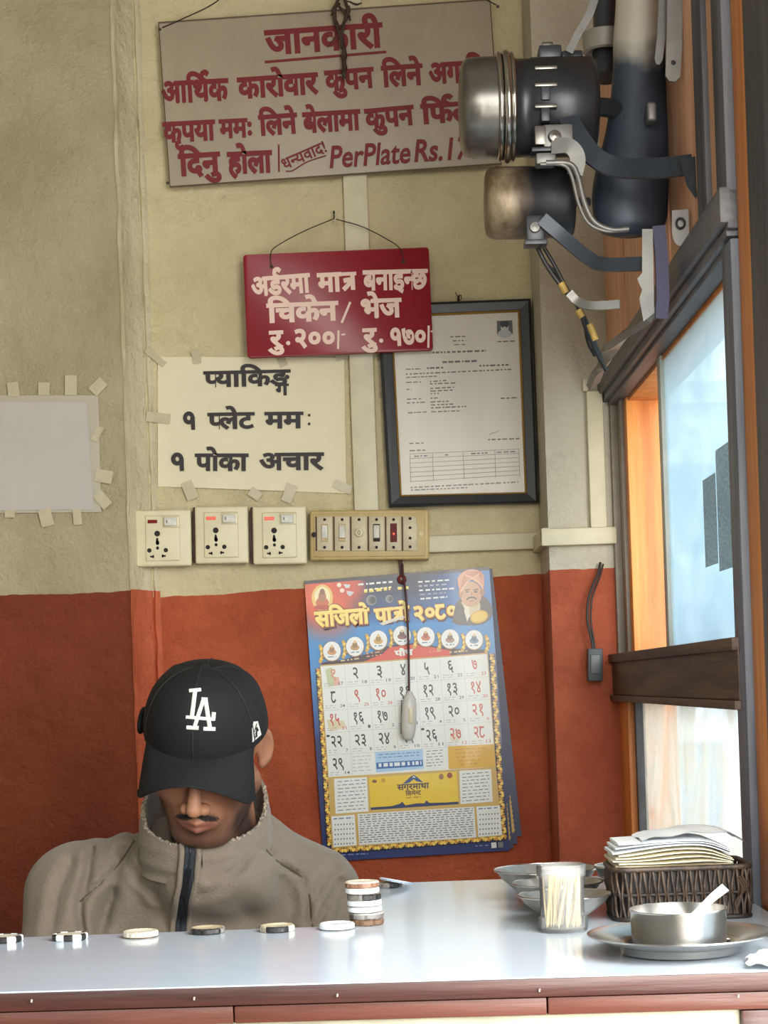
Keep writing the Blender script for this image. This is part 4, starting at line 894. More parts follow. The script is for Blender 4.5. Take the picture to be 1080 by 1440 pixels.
# dark in-line switch by the window frame
Fq = Flat(836,930,DC-.03, 0)
cs = thing('inline_switch', 'dark rectangular switch hanging on a cord beside the window frame', 'switch', Fq.c, Fq.rot)
world_tube(Fq, smooth_path([(846,790,.018),(842,806,.012),(829,838,.004),(826,870,.0),(832,900,.0),(834,914,.0)]), .0022, 'cord', mat('black_cord', (46,42,42), .5), cs, 8)
world_tube(Fq, smooth_path([(850,792,.018),(844,812,.012),(833,840,.002),(831,872,.002),(835,900,.002),(836,914,.0)]), .0016, 'cord', bpy.data.materials['black_cord'], cs, 8)
a = Fq.L(826,912); b = Fq.L(847,958); MB().rbox((a[0],-.010,b[1]), (b[0],.010,a[1]), .003).build('body', mat('dark_grey_plastic', (62,66,68), .5), cs, smooth=50)
MB().rbox((a[0]+.004,-.0125,b[1]+.012), (b[0]-.004,-.009,a[1]-.010), .002).build('rocker', mat('grey_rocker', (82,86,88), .4), cs, smooth=50)
# ================================================================== MACHINE ON THE WINDOW WALL
DM = 2.36
def W(x, y, d=0): return P(x, y, DM+d)
M_steel = mat('sooty_steel', (126,122,116), .30, .75, var=.4, vscale=10, bump=.1, bscale=40); M_blk = mat('black_sooty_enamel', (54,58,64), .38, .15, var=.4, vscale=9, bump=.15, bscale=40)
M_chrome = mat('chromed_ring', (180,176,170), .12, .95); M_strap = mat('grey_metal_strap', (128,126,122), .42, .45, var=.25, vscale=20); M_hous = mat('dark_blue_grey_casting', (56,63,74), .4, .2, var=.3, vscale=7)
def local(mb, o): mb.v = [tuple(Vector(v)-o) for v in mb.v]; return mb
def grimed(name, base, stain, end_tone, axis, p0, p1, wob):
    """grimy metal: base with brown stains, a second tone blended in over one end"""
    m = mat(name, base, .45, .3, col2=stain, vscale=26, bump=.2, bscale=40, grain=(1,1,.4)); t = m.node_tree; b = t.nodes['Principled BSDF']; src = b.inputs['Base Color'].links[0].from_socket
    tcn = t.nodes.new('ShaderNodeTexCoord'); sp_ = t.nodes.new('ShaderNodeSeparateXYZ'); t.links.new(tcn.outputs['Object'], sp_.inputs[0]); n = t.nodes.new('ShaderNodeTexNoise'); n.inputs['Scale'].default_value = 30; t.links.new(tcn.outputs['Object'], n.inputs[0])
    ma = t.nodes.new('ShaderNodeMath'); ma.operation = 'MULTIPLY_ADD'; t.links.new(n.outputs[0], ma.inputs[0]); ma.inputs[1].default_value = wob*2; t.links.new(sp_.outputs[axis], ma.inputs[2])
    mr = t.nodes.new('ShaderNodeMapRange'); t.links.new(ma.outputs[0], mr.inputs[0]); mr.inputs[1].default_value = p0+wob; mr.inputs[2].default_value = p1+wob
    mx = t.nodes.new('ShaderNodeMix'); mx.data_type = 'RGBA'; t.links.new(mr.outputs[0], mx.inputs[0]); t.links.new(src, mx.inputs[6]); mx.inputs[7].default_value = (*lin(end_tone),1); t.links.new(mx.outputs[2], b.inputs['Base Color']); return m
M_rust = grimed('stained_drum', (150,134,108), (96,76,54), (44,44,48), 'X', -.028, .004, .014)  # darker tone blended in towards the right
M_flue = grimed('flue_metal', (58,66,78), (44,50,60), (176,170,156), 'Z', .06, .10, .03)  # paler tone blended in towards the top
o0 = W(740,155); vm = thing('drum_burner', 'sooty horizontal steel drum with a chrome ring, joined to a tall dark flue, upper right', 'machine', o0)
def hcyl(x0, x1, y0, y1, prof, n=40, d=0):
    """horizontal cylinder; prof: (t along, r fraction)"""
    a = W(x0, (y0+y1)/2, d); b = W(x1, (y0+y1)/2-(x1-x0)*math.tan(ROLL)*.6, d); ax = (b-a); L_ = ax.length; R_ = px2m((y1-y0)/2, DM)
    Mr = Matrix.Translation(a) @ ax.normalized().to_track_quat('Z','Y').to_matrix().to_4x4(); return MB().lathe([(r*R_, t*L_) for t, r in prof], n, Mr)
local(hcyl(646,704,83,222,[(0,0),(.0,.55),(.03,.80),(.10,.92),(.2,.965),(.5,.985),(1,1),(1,.5)]), o0).build('end_cap', M_steel, vm, smooth=60)
for x, r in ((701,.0035),(711,.0055),(719,.003)):
    a = W(x,151); R_ = px2m(71.5,DM); mb = MB(); ax = Vector((1,0,.02)).normalized(); mb.tube([(a.x, a.y+R_*math.cos(t), a.z+R_*math.sin(t)) for t in np.linspace(0,2*PI,49)[:-1]], r, 8, closed=True); local(mb, o0).build('ring', M_chrome, vm, smooth=60)
local(hcyl(704,838,84,222,[(0,.5),(0,.985),(.15,.985),(.16,.965),(.30,.965),(.31,.985),(.93,.985),(.97,.93),(1,.8),(1.0,0)]), o0).build('drum', mat('dark_drum_steel', (58,60,64), .36, .5, var=.45, vscale=8, bump=.1, bscale=40), vm, smooth=50)
def pbox(x0, y0, x1, y1, d0, d1, r, name, m, par=vm, o=o0, sm=50):
    a = W(x0,(y0+y1)/2,d0); b = W(x1,(y0+y1)/2,d0); t_ = W((x0+x1)/2,y0,d0); bt = W((x0+x1)/2,y1,d0)
    return local(MB().rbox((a.x,DM+d0,bt.z), (b.x,DM+d1,t_.z), r), o).build(name, m, par, smooth=sm)
RD_ = -px2m(69,DM)
for k, y in enumerate((96,120,150)):
    dd = -math.sqrt(max(0,.0622**2-(px2m(152-y-10,DM))**2))
    pbox(761,y,774,y+20,dd-.006,dd+.01,.002,'clamp_block',M_blk); pbox(752,y-4,784,y+1,dd-.008,dd+.01,.0012,'clamp_bar',M_steel)
pbox(752,176,770,203,-.066,-.04,.002,'clamp_block',M_steel); pbox(764,174,806,206,-.066,-.05,.003,'bracket_plate',M_strap)
c = W(780,192,-.068); local(MB().lathe([(0,-.006),(.007,-.005),(.0085,0)], 20, Matrix.Translation(c) @ Matrix.Rotation(-PI/2,4,'X')), o0).build('bolt', M_steel, vm, smooth=40)
pbox(754,214,782,230,-.07,-.045,.003,'latch',M_strap); pbox(748,206,790,212,-.068,-.05,.001,'clamp_bar',M_blk); pbox(758,62,790,80,-.01,.03,.003,'top_bracket',M_blk); pbox(762,58,778,66,-.008,.02,.002,'latch',M_steel); pbox(790,70,820,84,-.01,.03,.003,'top_bracket',M_blk)
# the casting behind the drum and its neck
cx = W(903,150); mb = MB(); hp = []
for y, xl_, xr_ in ((-70,866,932),(0,866,934),(60,862,935),(90,862,936),(140,858,938),(190,850,940),(235,838,940),(275,832,940),(310,836,938),(326,846,928),(333,868,905)):
    a = P(xl_,y,2.40); b = P(xr_,y,2.40); hp.append(((a+b)/2, (b.x-a.x)/2))
hp = [(Vector(q[:3]), q[3]) for q in smooth_path([(*p,r) for p, r in hp], 5)]
n = 32
for p, r in hp: mb.v += [(p.x+r*math.cos(2*PI*k/n), p.y+.55*r*math.sin(2*PI*k/n), p.z) for k in range(n)]
mb.f = [(i*n+k,i*n+(k+1) % n,(i+1)*n+(k+1) % n,(i+1)*n+k) for i in range(len(hp)-1) for k in range(n)]+[tuple(range(n)), tuple(range((len(hp)-1)*n,len(hp)*n))[::-1]]; mb.c = [None]*len(mb.f)
o1 = P(900,150,2.40); o1 = o0; hs_ = vm
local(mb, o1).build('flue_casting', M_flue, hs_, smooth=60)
local(MB().tube([P(850,-80,2.52),P(851,40,2.52),P(853,110,2.50)], px2m(17,2.5), 16), o1).build('side_pipe', M_blk, hs_, smooth=60)
a = P(850,60,2.50); mb = MB(); prof = [(px2m(26,2.5),-.014),(px2m(30,2.5),-.012),(px2m(31,2.5),.012),(px2m(27,2.5),.014)]; local(mb.lathe(prof, 28, Matrix.Translation(a)), o1).build('collar', mat('pale_grey_collar', (150,146,138), .5, .2, var=.2), hs_, smooth=60)
local(MB().tube(smooth_path([P(838,150,2.36),P(856,152,2.38),P(872,156,2.40)],4), .012, 12), o1).build('neck', M_blk, hs_, smooth=60)
a = P(893,163,2.352); 
for q, r in (((915,160),(.006,.012)),): 
    c = P(*q,2.355); local(MB().rbox((c.x-r[0],c.y-.012,c.z-r[1]), (c.x+r[0],c.y+.01,c.z+r[1]), .004, 3), o1).build('boss', M_strap, hs_, smooth=60)
def sstrap(pts, wd, th, name, m, par, o, d=None):
    pp = smooth_path([tuple(P(x,y,D_)) for x, y, D_ in pts], 6); return local(MB().strap(pp, wd, th), o).build(name, m, par, smooth=45)
sstrap([(796,160,2.31),(812,190,2.30),(838,222,2.29),(872,236,2.28),(930,236,2.25),(972,232,2.22)], px2m(28,2.27), .006, 'strap', M_hous, vm, o0)
local(MB().add([tuple(P(*q)) for q in ((955,222,2.21),(984,220,2.19),(987,262,2.19),(978,279,2.19),(966,262,2.20))]+[tuple(P(q[0],q[1],q[2]+.01)) for q in ((955,222,2.21),(984,220,2.19),(987,262,2.19),(978,279,2.19),(966,262,2.20))], [(0,1,2,3,4),(9,8,7,6,5)]+[(i,(i+1) % 5,5+(i+1) % 5,5+i) for i in range(5)]), o0).build('end_lug', M_hous, vm)
sstrap([(776,206,2.29),(800,206,2.285),(812,222,2.285),(808,246,2.285)], px2m(22,2.28), .005, 'strap', M_strap, vm, o0)
for dx, dy, r in ((0,0,.0036),(-8,2,.0024)):
    local(MB().tube(smooth_path([tuple(P(x+dx,y+dy,2.27)) for x, y in ((768,229),(800,230),(812,246),(822,285),(836,312),(860,323),(884,322))], 6), r, 8), o0).build('feed_pipe', M_strap, vm, smooth=60)
sstrap([(836,0,2.32),(828,22,2.32),(812,50,2.32),(800,74,2.32)], px2m(11,2.3), .004, 'upper_strap', M_strap, vm, o0); sstrap([(842,-60,2.32),(836,0,2.32)], px2m(11,2.3), .004, 'upper_strap', M_strap, vm, o0)
# second, smaller drum
o2 = W(742,285,.02); sd = thing('stained_canister', 'smaller stained square-shouldered canister below the chrome-ringed drum, brackets and cables attached', 'canister', o2)
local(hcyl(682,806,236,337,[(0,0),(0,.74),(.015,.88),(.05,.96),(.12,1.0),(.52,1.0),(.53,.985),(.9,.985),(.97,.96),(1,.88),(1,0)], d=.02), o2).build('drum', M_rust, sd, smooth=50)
def pb2(*a, **k): return pbox(*a, par=sd, o=o2, **k)
pb2(740,302,766,338,-.055,-.03,.004,'bracket',M_blk); pb2(738,336,770,343,-.056,-.03,.001,'bracket_lip',M_blk); c = W(752,320,-.056); local(MB().lathe([(0,-.005),(.006,-.004),(.007,0)], 18, Matrix.Translation(c) @ Matrix.Rotation(-PI/2,4,'X')), o2).build('bolt', M_strap, sd, smooth=40)
local(MB().tube([tuple(W(806,284,.02)),tuple(W(828,284,.03))], .006, 10), o2).build('stub', M_blk, sd, smooth=60)
sstrap([(762,308,2.30),(790,332,2.30),(826,362,2.29),(850,372,2.28),(904,371,2.26)], px2m(19,2.28), .006, 'strap', M_hous, sd, o2)
sstrap([(800,412,2.30),(812,424,2.30),(832,430,2.29),(872,428,2.28)], px2m(12,2.28), .005, 'lower_strap', M_strap, sd, o2)
M_cab = mat('black_cable', (40,40,42), .45); cb = thing('cable_bundle', 'black cables with yellow tape wraps hanging from the canister down to the window frame', 'cable', P(800,420,2.34)); oc = Vector(cb.location)
for k, pts in enumerate(([(752,340),(768,372),(792,406),(812,430),(824,462),(840,498),(852,520)],[(760,340),(778,370),(798,408),(815,432),(830,466),(846,505)],[(756,340),(764,366),(782,384),(800,412),(818,440),(826,480),(836,500)])):
    local(MB().tube(smooth_path([tuple(P(x,y,2.34+.008*k+.10*max(0,(y-420)/90))) for x, y in pts], 6), (.0030,.0026,.0020)[k], 8), oc).build('cable', M_cab, cb, smooth=60)
M_yt = mat('yellow_tape', (196,160,84), .5, var=.3, vscale=80)
for a, b in (((789,398),(796,412)),((813,436),(819,446)),((829,456),(838,478))):
    t0 = 2.337+.10*max(0,(a[1]-420)/90); local(MB().tube([tuple(P(*a,t0)),tuple(P((a[0]+b[0])/2,(a[1]+b[1])/2,t0)),tuple(P(*b,t0))], .0046, 8), oc).build('tape_wrap', M_yt, cb, smooth=60)
# vertical flat bar and lever under the drums, hanging metal straps, oval latch plate
o3 = P(912,390,2.2); vb = thing('upright_bar', 'dark upright metal bar with a notched edge between the canister and the lintel', 'bar', o3)
local(MB().add([tuple(P(x,y,2.24)) for x, y in ((903,322),(918,322),(920,440),(905,452),(899,420),(903,408),(896,392),(903,384))]+[tuple(P(x,y,2.255)) for x, y in ((903,322),(918,322),(920,440),(905,452),(899,420),(903,408),(896,392),(903,384))], [(0,1,2,3,4,5,6,7),tuple(range(8,16))[::-1]]+[(i,(i+1) % 8,8+(i+1) % 8,8+i) for i in range(8)]), o3).build('bar', M_strap, vb)
local(MB().strap([tuple(P(x,y,2.25)) for x, y in ((926,318),(930,360),(932,420),(930,448))], px2m(18,2.25), .006), o3).build('backing', mat('indigo_paint', (52,48,82), .5), vb)
ls = thing('curved_bracket', 'grey curved bracket arm resting on the lintel end near the pilaster', 'bracket', P(870,470,2.5)); lo_ = Vector(ls.location)
sstrap([(916,442,2.30),(888,462,2.42),(862,486,2.58),(845,512,2.75),(834,540,2.9)], px2m(20,2.5), .01, 'arm', M_strap, ls, lo_)
for k, (pts, w_, lb) in enumerate((([(930,-60),(932,0),(930,50),(926,84)],12,'narrower of the two grey metal straps hanging at the top right'),([(948,-60),(949,0),(948,60),(946,108)],22,'broad grey metal strap with rounded end hanging at the top right'))):
    D_ = 2.28-.03*k; o4 = P(*pts[2],D_); t_ = thing('hanging_strap', lb, 'strap', o4)
    wds = [px2m(w_,D_)]*3+[px2m(w_*.95,D_)]; pp = [tuple(P(x,y,D_)) for x, y in pts]; pp.append(tuple(P(pts[-1][0]-1,pts[-1][1]+7,D_))); wds.append(px2m(w_*.4,D_)); local(MB().strap(pp, wds, .004), o4).build('blade', M_strap, t_)
    if k: c = P(947,88,D_-.003); local(MB().lathe([(0,-.002),(.002,-.001),(.003,0)], 12, Matrix.Translation(c) @ Matrix.Rotation(-PI/2,4,'X')), o4).build('rivet', M_blk, t_)
o5 = P(956,318,2.24); lp = thing('latch_plate', 'small grey latch plate with rounded lower end beside the flue', 'latch', o5)
pts = [(945,296),(968,294)]+[(957+12*math.cos(math.radians(a)),326+20*math.sin(math.radians(a))) for a in range(0,181,20)]; n = len(pts)
local(MB().add([tuple(P(x,y,2.235)) for x, y in pts]+[tuple(P(x,y,2.243)) for x, y in pts], [tuple(range(n)),tuple(range(n,2*n))[::-1]]+[(i,(i+1) % n,n+(i+1) % n,n+i) for i in range(n)]), o5).build('plate', M_strap, lp)
local(MB().tube([tuple(P(957+6*math.cos(t),314+7*math.sin(t),2.232)) for t in np.linspace(0,2*PI,17)[:-1]], .0016, 6, closed=True), o5).build('ring', M_blk, lp, smooth=60)
# ================================================================== ON THE COUNTER
def rim_cup(px, py, halfw, h, prof, D=None):
    pass
M_ss = mat('brushed_steel', (196,194,190), .22, .95, var=.12, vscale=30); M_ss2 = mat('worn_steel', (186,182,176), .34, .7, var=.35, vscale=26); M_dregs = mat('thin_broth', (120,96,66), .15)
Rx = lambda a: Matrix.Rotation(a, 4, 'X')
# toothpick jar
jc = PZ(792, 1309, ZC); jar = thing('toothpick_jar', 'clear plastic jar full of wooden toothpicks on the white counter', 'jar', jc)
m = bpy.data.materials.new('clear_plastic'); m.use_nodes = True; t = m.node_tree; t.nodes.remove(t.nodes['Principled BSDF'])
tr = t.nodes.new('ShaderNodeBsdfTransparent'); tr.inputs[0].default_value = (.97,.97,.96,1); gs = t.nodes.new('ShaderNodeBsdfGlossy'); gs.inputs[1].default_value = .12; df = t.nodes.new('ShaderNodeBsdfDiffuse'); df.inputs[0].default_value = (.7,.7,.7,1)
lw = t.nodes.new('ShaderNodeLayerWeight'); lw.inputs[0].default_value = .12; m1 = t.nodes.new('ShaderNodeMixShader'); m2 = t.nodes.new('ShaderNodeMixShader'); m1.inputs[0].default_value = .14
t.links.new(tr.outputs[0], m1.inputs[1]); t.links.new(df.outputs[0], m1.inputs[2]); t.links.new(lw.outputs['Fresnel'], m2.inputs[0]); t.links.new(m1.outputs[0], m2.inputs[1]); t.links.new(gs.outputs[0], m2.inputs[2]); t.links.new(m2.outputs[0], t.nodes['Material Output'].inputs[0])
JR = px2m(33, jc.y); JH = .0655
MB().lathe([(0,.001),(JR*1.02,.001),(JR*1.06,.003),(JR*1.07,.013),(JR*.98,.0142),(JR*.93,.016),(JR*.96,.050),(JR*1.0,.056),(JR*1.0,.0605),(JR*.97,.0615),(JR*.94,.0600),(JR*.91,.050),(JR*.88,.016),(JR*.9,.004),(0,.0035)], 40).build('body', m, jar, smooth=50)
MB().lathe([(JR*1.03,.0535),(JR*1.05,.0545),(JR*1.05,.0640),(JR*1.0,.0650),(JR*.98,.0640),(JR*.985,.0550)], 40).build('collar', m, jar, smooth=50)
M_tp = mat('toothpick_wood', (232,212,160), .6, var=.15, vscale=50); rr = random.Random(4)
proto = None; k = 0
while k < 58:
    a = rr.uniform(0,2*PI); r0 = JR*.80*math.sqrt(rr.random()); q0 = Vector((r0*math.cos(a), r0*math.sin(a), .0045))
    q1 = q0+Vector((rr.gauss(.0045,.0035), rr.gauss(.0,.004), 0)); 
    if q1.to_2d().length > JR*.84: q1 = Vector((*(q1.to_2d().normalized()*JR*.84), 0))
    L_ = rr.uniform(.050,.053); dr = Vector((q1.x-q0.x, q1.y-q0.y, L_)).normalized()
    if proto is None:
        proto = MB().tube([(0,0,0),(0,0,.003),(0,0,L_-.003),(0,0,L_)], [.0003,.00095,.00095,.0003], 5).build('toothpick', M_tp); o = proto
    else: o = proto.copy(); COL.objects.link(o)
    o.location = jc+q0; o.rotation_euler = dr.to_track_quat('Z','Y').to_euler(); tag(o, 'pale wooden toothpick standing among many in the clear jar', 'toothpick', 'toothpicks in the clear jar'); k += 1
# small steel bowls
def bowl(px, pyr, hw, label, hr=.030, deep=.55, brothed=False, tilt=(0,0)):
    p = PZ(px, pyr, ZC+hr); R_ = px2m(hw, p.y); o = thing('steel_bowl', label, 'bowl', (p.x,p.y,ZC), group='small steel bowls at the back of the counter')
    pf = [(0,.0005),(R_*deep*.6,.0005),(R_*deep*.66,.002),(R_*deep*.9,hr*.25),(R_*.86,hr*.72),(R_*.95,hr*.95),(R_*1.0,hr),(R_*1.0,hr+.001),(R_*.945,hr*.98),(R_*.84,hr*.75),(R_*deep*.87,hr*.30),(R_*deep*.6,.0035),(0,.0032)]
    MB().lathe(pf, 40).build('bowl_wall', M_ss2, o, smooth=50); MB().tube([(R_*math.cos(t_),R_*math.sin(t_),hr+.0004) for t_ in np.linspace(0,2*PI,41)[:-1]], .0010, 6, closed=True).build('rim', M_ss, o, smooth=60)
    return o
bowl(768,1222,73,'widest shallow steel bowl, rearmost of the three left of the basket', .034, .6)
bowl(783,1241,64,'middle shallow steel bowl partly behind the toothpick jar', .029)
bowl(794,1258,66,'front shallow steel bowl behind the toothpick jar', .027)
bowl(884,1217,49,'steel bowl behind the left end of the wicker basket, farther one', .040, .45)
bowl(893,1233,48,'steel bowl behind the left end of the wicker basket, nearer one', .034, .45)
# plate with a steel cup and a spoon
pc = PZ(956,1313,ZC+.017); R_ = px2m(130,pc.y); pl = thing('steel_plate', 'round stainless steel plate carrying the steel cup, at the right end of the counter', 'plate', (pc.x,pc.y,ZC))
MB().lathe([(0,.001),(R_*.60,.001),(R_*.635,.002),(R_*.66,.007),(R_*.72,.0095),(R_*.97,.0165),(R_*1.0,.0175),(R_*1.0,.0188),(R_*.97,.0185),(R_*.70,.0115),(R_*.645,.0095),(R_*.60,.0036),(0,.0032)], 72).build('dish', M_ss, pl, smooth=45)
cc = PZ(947,1327,ZC+.0036); CRd = px2m(66,cc.y); cu = thing('steel_cup', 'straight-sided steel cup standing on the steel plate', 'cup', (cc.x,pc.y-.002,ZC+.0037))
CH_ = .0365
MB().lathe([(0,.0002),(CRd*.93,.0002),(CRd*.965,.002),(CRd*.975,.004),(CRd,CH_-.002),(CRd*1.015,CH_-.0008),(CRd*1.01,CH_),(CRd*.985,CH_-.0002),(CRd*.965,.005),(CRd*.9,.0022),(0,.0018)], 64).build('cup_wall', M_ss, cu, smooth=45)
MB().lathe([(0,.014),(CRd*.965,.014)], 40).build('contents', M_dregs, cu)
a = P(985,1279,pc.y-.002); b = P(1020,1248,pc.y+.02); sp_ = thing('spoon', 'spoon handle leaning out of the steel cup', 'spoon', a)
d_ = b-a; pts = [tuple(-d_*.75+Vector((0,0,-.004))), tuple(-d_*.4), (0,0,0), tuple(d_*.5+Vector((0,0,.001))), tuple(d_)]
MB().strap(pts, [.004,.005,.006,.0075,.0085], .0014, nrm=Vector((.2,-.8,.6))).build('handle', mat('pale_spoon_steel', (196,192,186), .3, .7), sp_, smooth=40)
e = Vector(pts[0]); MB().lathe([(0,-.003),(.006,-.0024),(.010,0),(.0095,.0006),(.006,-.0015),(0,-.002)], 20, Matrix.Translation(e+Vector((-.004,0,-.0005))) @ Matrix.Scale(1.35,4,(1,0,0))).build('bowl', bpy.data.materials['pale_spoon_steel'], sp_, smooth=60)
# crumpled tissue on the plate and beyond it
M_tis = mat('tissue_paper', (240,240,236), .85, bump=.3, bscale=60)
def crumple(name, label, pts, z0, seed, parent=None, h=.006, cat='tissue'):
    q = [PZ(x,y,z0) for x, y in pts]; c = sum(q, Vector())/len(q); o = thing(name, label, cat, c); mb = MB(); n_ = 10
    for i in range(n_+1):
        for j in range(n_+1):
            s_, t_ = i/n_, j/n_; p = (q[0]*(1-s_)+q[1]*s_)*(1-t_)+(q[3]*(1-s_)+q[2]*s_)*t_-c
            hh = h*(.35+.6*abs(float(vnoise(np.array([[p.x,p.y,0]]), 150, seed)[0]))+.5*math.sin(PI*s_)*math.sin(PI*t_)); mb.v.append((p.x+.002*math.sin(t_*19+seed), p.y+.0015*math.sin(s_*23), hh+.0003))
    K = len(mb.v); mb.v += [(x,y,z-.0004) for x, y, z in mb.v]
    for i in range(n_):
        for j in range(n_): a = i*(n_+1)+j; mb.f += [(a,a+n_+1,a+n_+2,a+1),(K+a+1,K+a+n_+2,K+a+n_+1,K+a)]
    mb.c = [None]*len(mb.f); mb.build('sheet', M_tis, o, smooth=35); return o
crumple('tissue', 'used white tissue lying on the steel plate beside the cup', [(1012,1312),(1054,1306),(1066,1322),(1014,1327)], ZC+.0045, 3, h=.005)
crumple('tissue', 'crumpled white tissue on the counter right of the steel plate', [(1050,1350),(1110,1330),(1130,1362),(1052,1364)], ZC+.0006, 8, h=.007)
# wicker basket with napkins
wl, wr_ = PZ(866,1293,ZC), PZ(1060,1290,ZC); y0b = 1.845; x0b = uv(868,1290)[0]*y0b; x1b = uv(1058,1290)[0]*y0b; y1b = y0b+.085; HB = .053
bk = thing('wicker_basket', 'dark woven wicker basket stuffed with paper napkins, by the window', 'basket', ((x0b+x1b)/2,(y0b+y1b)/2,ZC)); bo = Vector(bk.location)
M_wk = mat('dark_wicker', (84,66,52), .5, col2=(44,34,28), vscale=60, bump=.3, bscale=200); M_wk2 = mat('deep_wicker', (36,28,25), .6, var=.3, vscale=60)
def rrect(x0, x1, y0, y1, r, n):
    """n points round a rounded rectangle with arc-length spacing"""
    pts = []
    for cx_, cy_, a0 in ((x1-r,y0+r,-90),(x1-r,y1-r,0),(x0+r,y1-r,90),(x0+r,y0+r,180)):
        for k in range(9): t_ = math.radians(a0+k*11.25); pts.append((cx_+r*math.cos(t_), cy_+r*math.sin(t_)))
    pts.append(pts[0]); L_ = [0]
    for i in range(1, len(pts)): L_.append(L_[-1]+math.dist(pts[i], pts[i-1]))
    return [(float(np.interp(s_, L_, [p[0] for p in pts])), float(np.interp(s_, L_, [p[1] for p in pts]))) for s_ in np.linspace(0, L_[-1], n+1)[:-1]]
n = 92; base = rrect(x0b,x1b,y0b,y1b,.014,n); top = rrect(x0b-.0015,x1b+.0015,y0b-.002,y1b+.002,.015,n); cxm, cym = (x0b+x1b)/2, (y0b+y1b)/2
st = MB()
for k in range(n):
    a, b = base[k], top[k]; nx_, ny_ = a[0]-base[k-1][0], a[1]-base[k-1][1]; L_ = math.hypot(nx_,ny_); nx_, ny_ = ny_/L_, -nx_/L_; ph = 1 if k % 2 else -1; pts = []
    for j in range(9):
        t_ = j/8; w_ = math.sin(t_*PI*2)*.0016*ph; sx = .0011*math.cos(t_*PI*2)*ph
        pts.append((a[0]*(1-t_)+b[0]*t_+nx_*w_-ny_*sx-bo.x, a[1]*(1-t_)+b[1]*t_+ny_*w_+nx_*sx-bo.y, .002+t_*(HB-.004)))
    st.tube(pts, .00135, 6)
s_ = st.build('woven_canes', M_wk, bk, smooth=60); s_['kind'] = 'stuff'
for z, r, m_ in ((.002,.0030,M_wk2),(.0265,.0020,M_wk2),(HB-.001,.0030,M_wk)):
    MB().tube([(p[0]-bo.x,p[1]-bo.y,z) for p in (base if z < .03 else top)], r, 8, closed=True).build('hoop', m_, bk, smooth=60)
mb = MB(); inn = rrect(x0b+.003,x1b-.003,y0b+.003,y1b-.003,.013,40); v = [(p[0]-bo.x,p[1]-bo.y,.001) for p in inn]+[(p[0]-bo.x,p[1]-bo.y,HB-.004) for p in inn]
mb.add(v, [tuple(range(40))[::-1]]+[(i,(i+1) % 40,40+(i+1) % 40,40+i) for i in range(40)]); mb.build('lining', M_wk2, bk)
# loose curled canes at the right corner
for k in range(3):
    q = [(1036+k*4,1232,0),(1044+k*3,1248,-.004),(1040-k*3,1268,-.004),(1034+k*2,1284,0)]
    MB().tube(smooth_path([tuple(P(x,y,y0b-.003+dz)-bo) for x, y, dz in q],5), .0012, 6).build('loose_cane', M_wk, bk, smooth=60)
M_nap = mat('napkin_paper', (240,232,208), .8, var=.04, vscale=20, bump=.15, bscale=80); M_nap2 = mat('white_napkin', (240,244,248), .8, bump=.15, bscale=60)
nap = [None]; rr = random.Random(9); NN = 15
for k in range(NN):
    z0 = ZC+.033+k*.0030
    xa = x0b+(.008 if k < 7 else -.002+.003*(k % 3)); xb = x1b-.016-rr.uniform(0,.004)
    ya = y0b+.008 if k < 7 else y0b+.001+.001*(k % 2); yb = y1b-.008; nx, ny = 12, 5; mb = MB(); c0 = Vector(((xa+xb)/2,(ya+yb)/2,z0)); hump = min(4,max(0,k-7))*.00075
    def zf(s_, t_): return hump*(math.sin(PI*min(1,(s_**1.5)))*1.6-(s_ > .8)*(s_-.8)*9)+.0006*math.sin(s_*7+k)+(.0015*math.sin(s_*3+k) if k > 11 else 0)
    for th in (-.00138,.00138):
        for i in range(nx+1):
            for j in range(ny+1):
                s_, t_ = i/nx, j/ny; e_ = 1 if j else .25
                mb.v.append((xa+(xb-xa)*s_-c0.x, ya+(yb-ya)*t_+.0008*math.sin(s_*9+k*2.1)*(1-t_)-c0.y, zf(s_,t_)+th*e_))
    K = (nx+1)*(ny+1)
    for i in range(nx):
        for j in range(ny): a = i*(ny+1)+j; mb.f += [(a,a+1,a+ny+2,a+ny+1),(K+a,K+a+ny+1,K+a+ny+2,K+a+1)]
    for i in range(nx): a = i*(ny+1); mb.f.append((a,a+ny+1,K+a+ny+1,K+a)); a += ny; mb.f.append((a,K+a,K+a+ny+1,a+ny+1))
    for j in range(ny): mb.f.append((j,K+j,K+j+1,j+1)); a = nx*(ny+1)+j; mb.f.append((a,a+1,K+a+1,K+a))
    mb.c = [None]*len(mb.f)
    o = mb.build('napkin', M_nap if k < 12 else M_nap2, smooth=35, loc=c0)
    tag(o, ('folded cream paper napkin inside the stack that fills the wicker basket' if k < 12 else ('lowest of the three whiter loose napkins on top of the basket stack','middle one of the whiter loose napkins on the basket stack','topmost white napkin bulging over the wicker basket')[k-12]), 'napkin', 'paper napkins in the wicker basket')
# loose top napkin arching up on the right
mb = MB(); nx, ny = 16, 8; ctop = Vector(((x0b+x1b)/2+.012,(y0b+y1b)/2,ZC+.0800))
for th in (0,.0006):
    for i in range(nx+1):
        for j in range(ny+1):
            s_, t_ = i/nx, j/ny; x = -.052+.106*s_; z = .0135*math.sin(PI*min(1,s_*1.02))**.8*(.4+.6*s_)*(.7+.3*math.sin(t_*3))+.0012*math.sin(s_*17+t_*6)-.012*max(0,s_-.8)*2
            mb.v.append((x, -.040+.080*t_+.003*math.sin(s_*8), z+th))
K = (nx+1)*(ny+1)
for i in range(nx):
    for j in range(ny): a = i*(ny+1)+j; mb.f += [(a,a+1,a+ny+2,a+ny+1),(K+a,K+a+ny+1,K+a+ny+2,K+a+1)]
mb.c = [None]*len(mb.f); tag(mb.build('napkin', M_nap2, smooth=50, loc=ctop), 'loose bluish white napkin arching above the right half of the basket', 'napkin', 'paper napkins in the wicker basket')
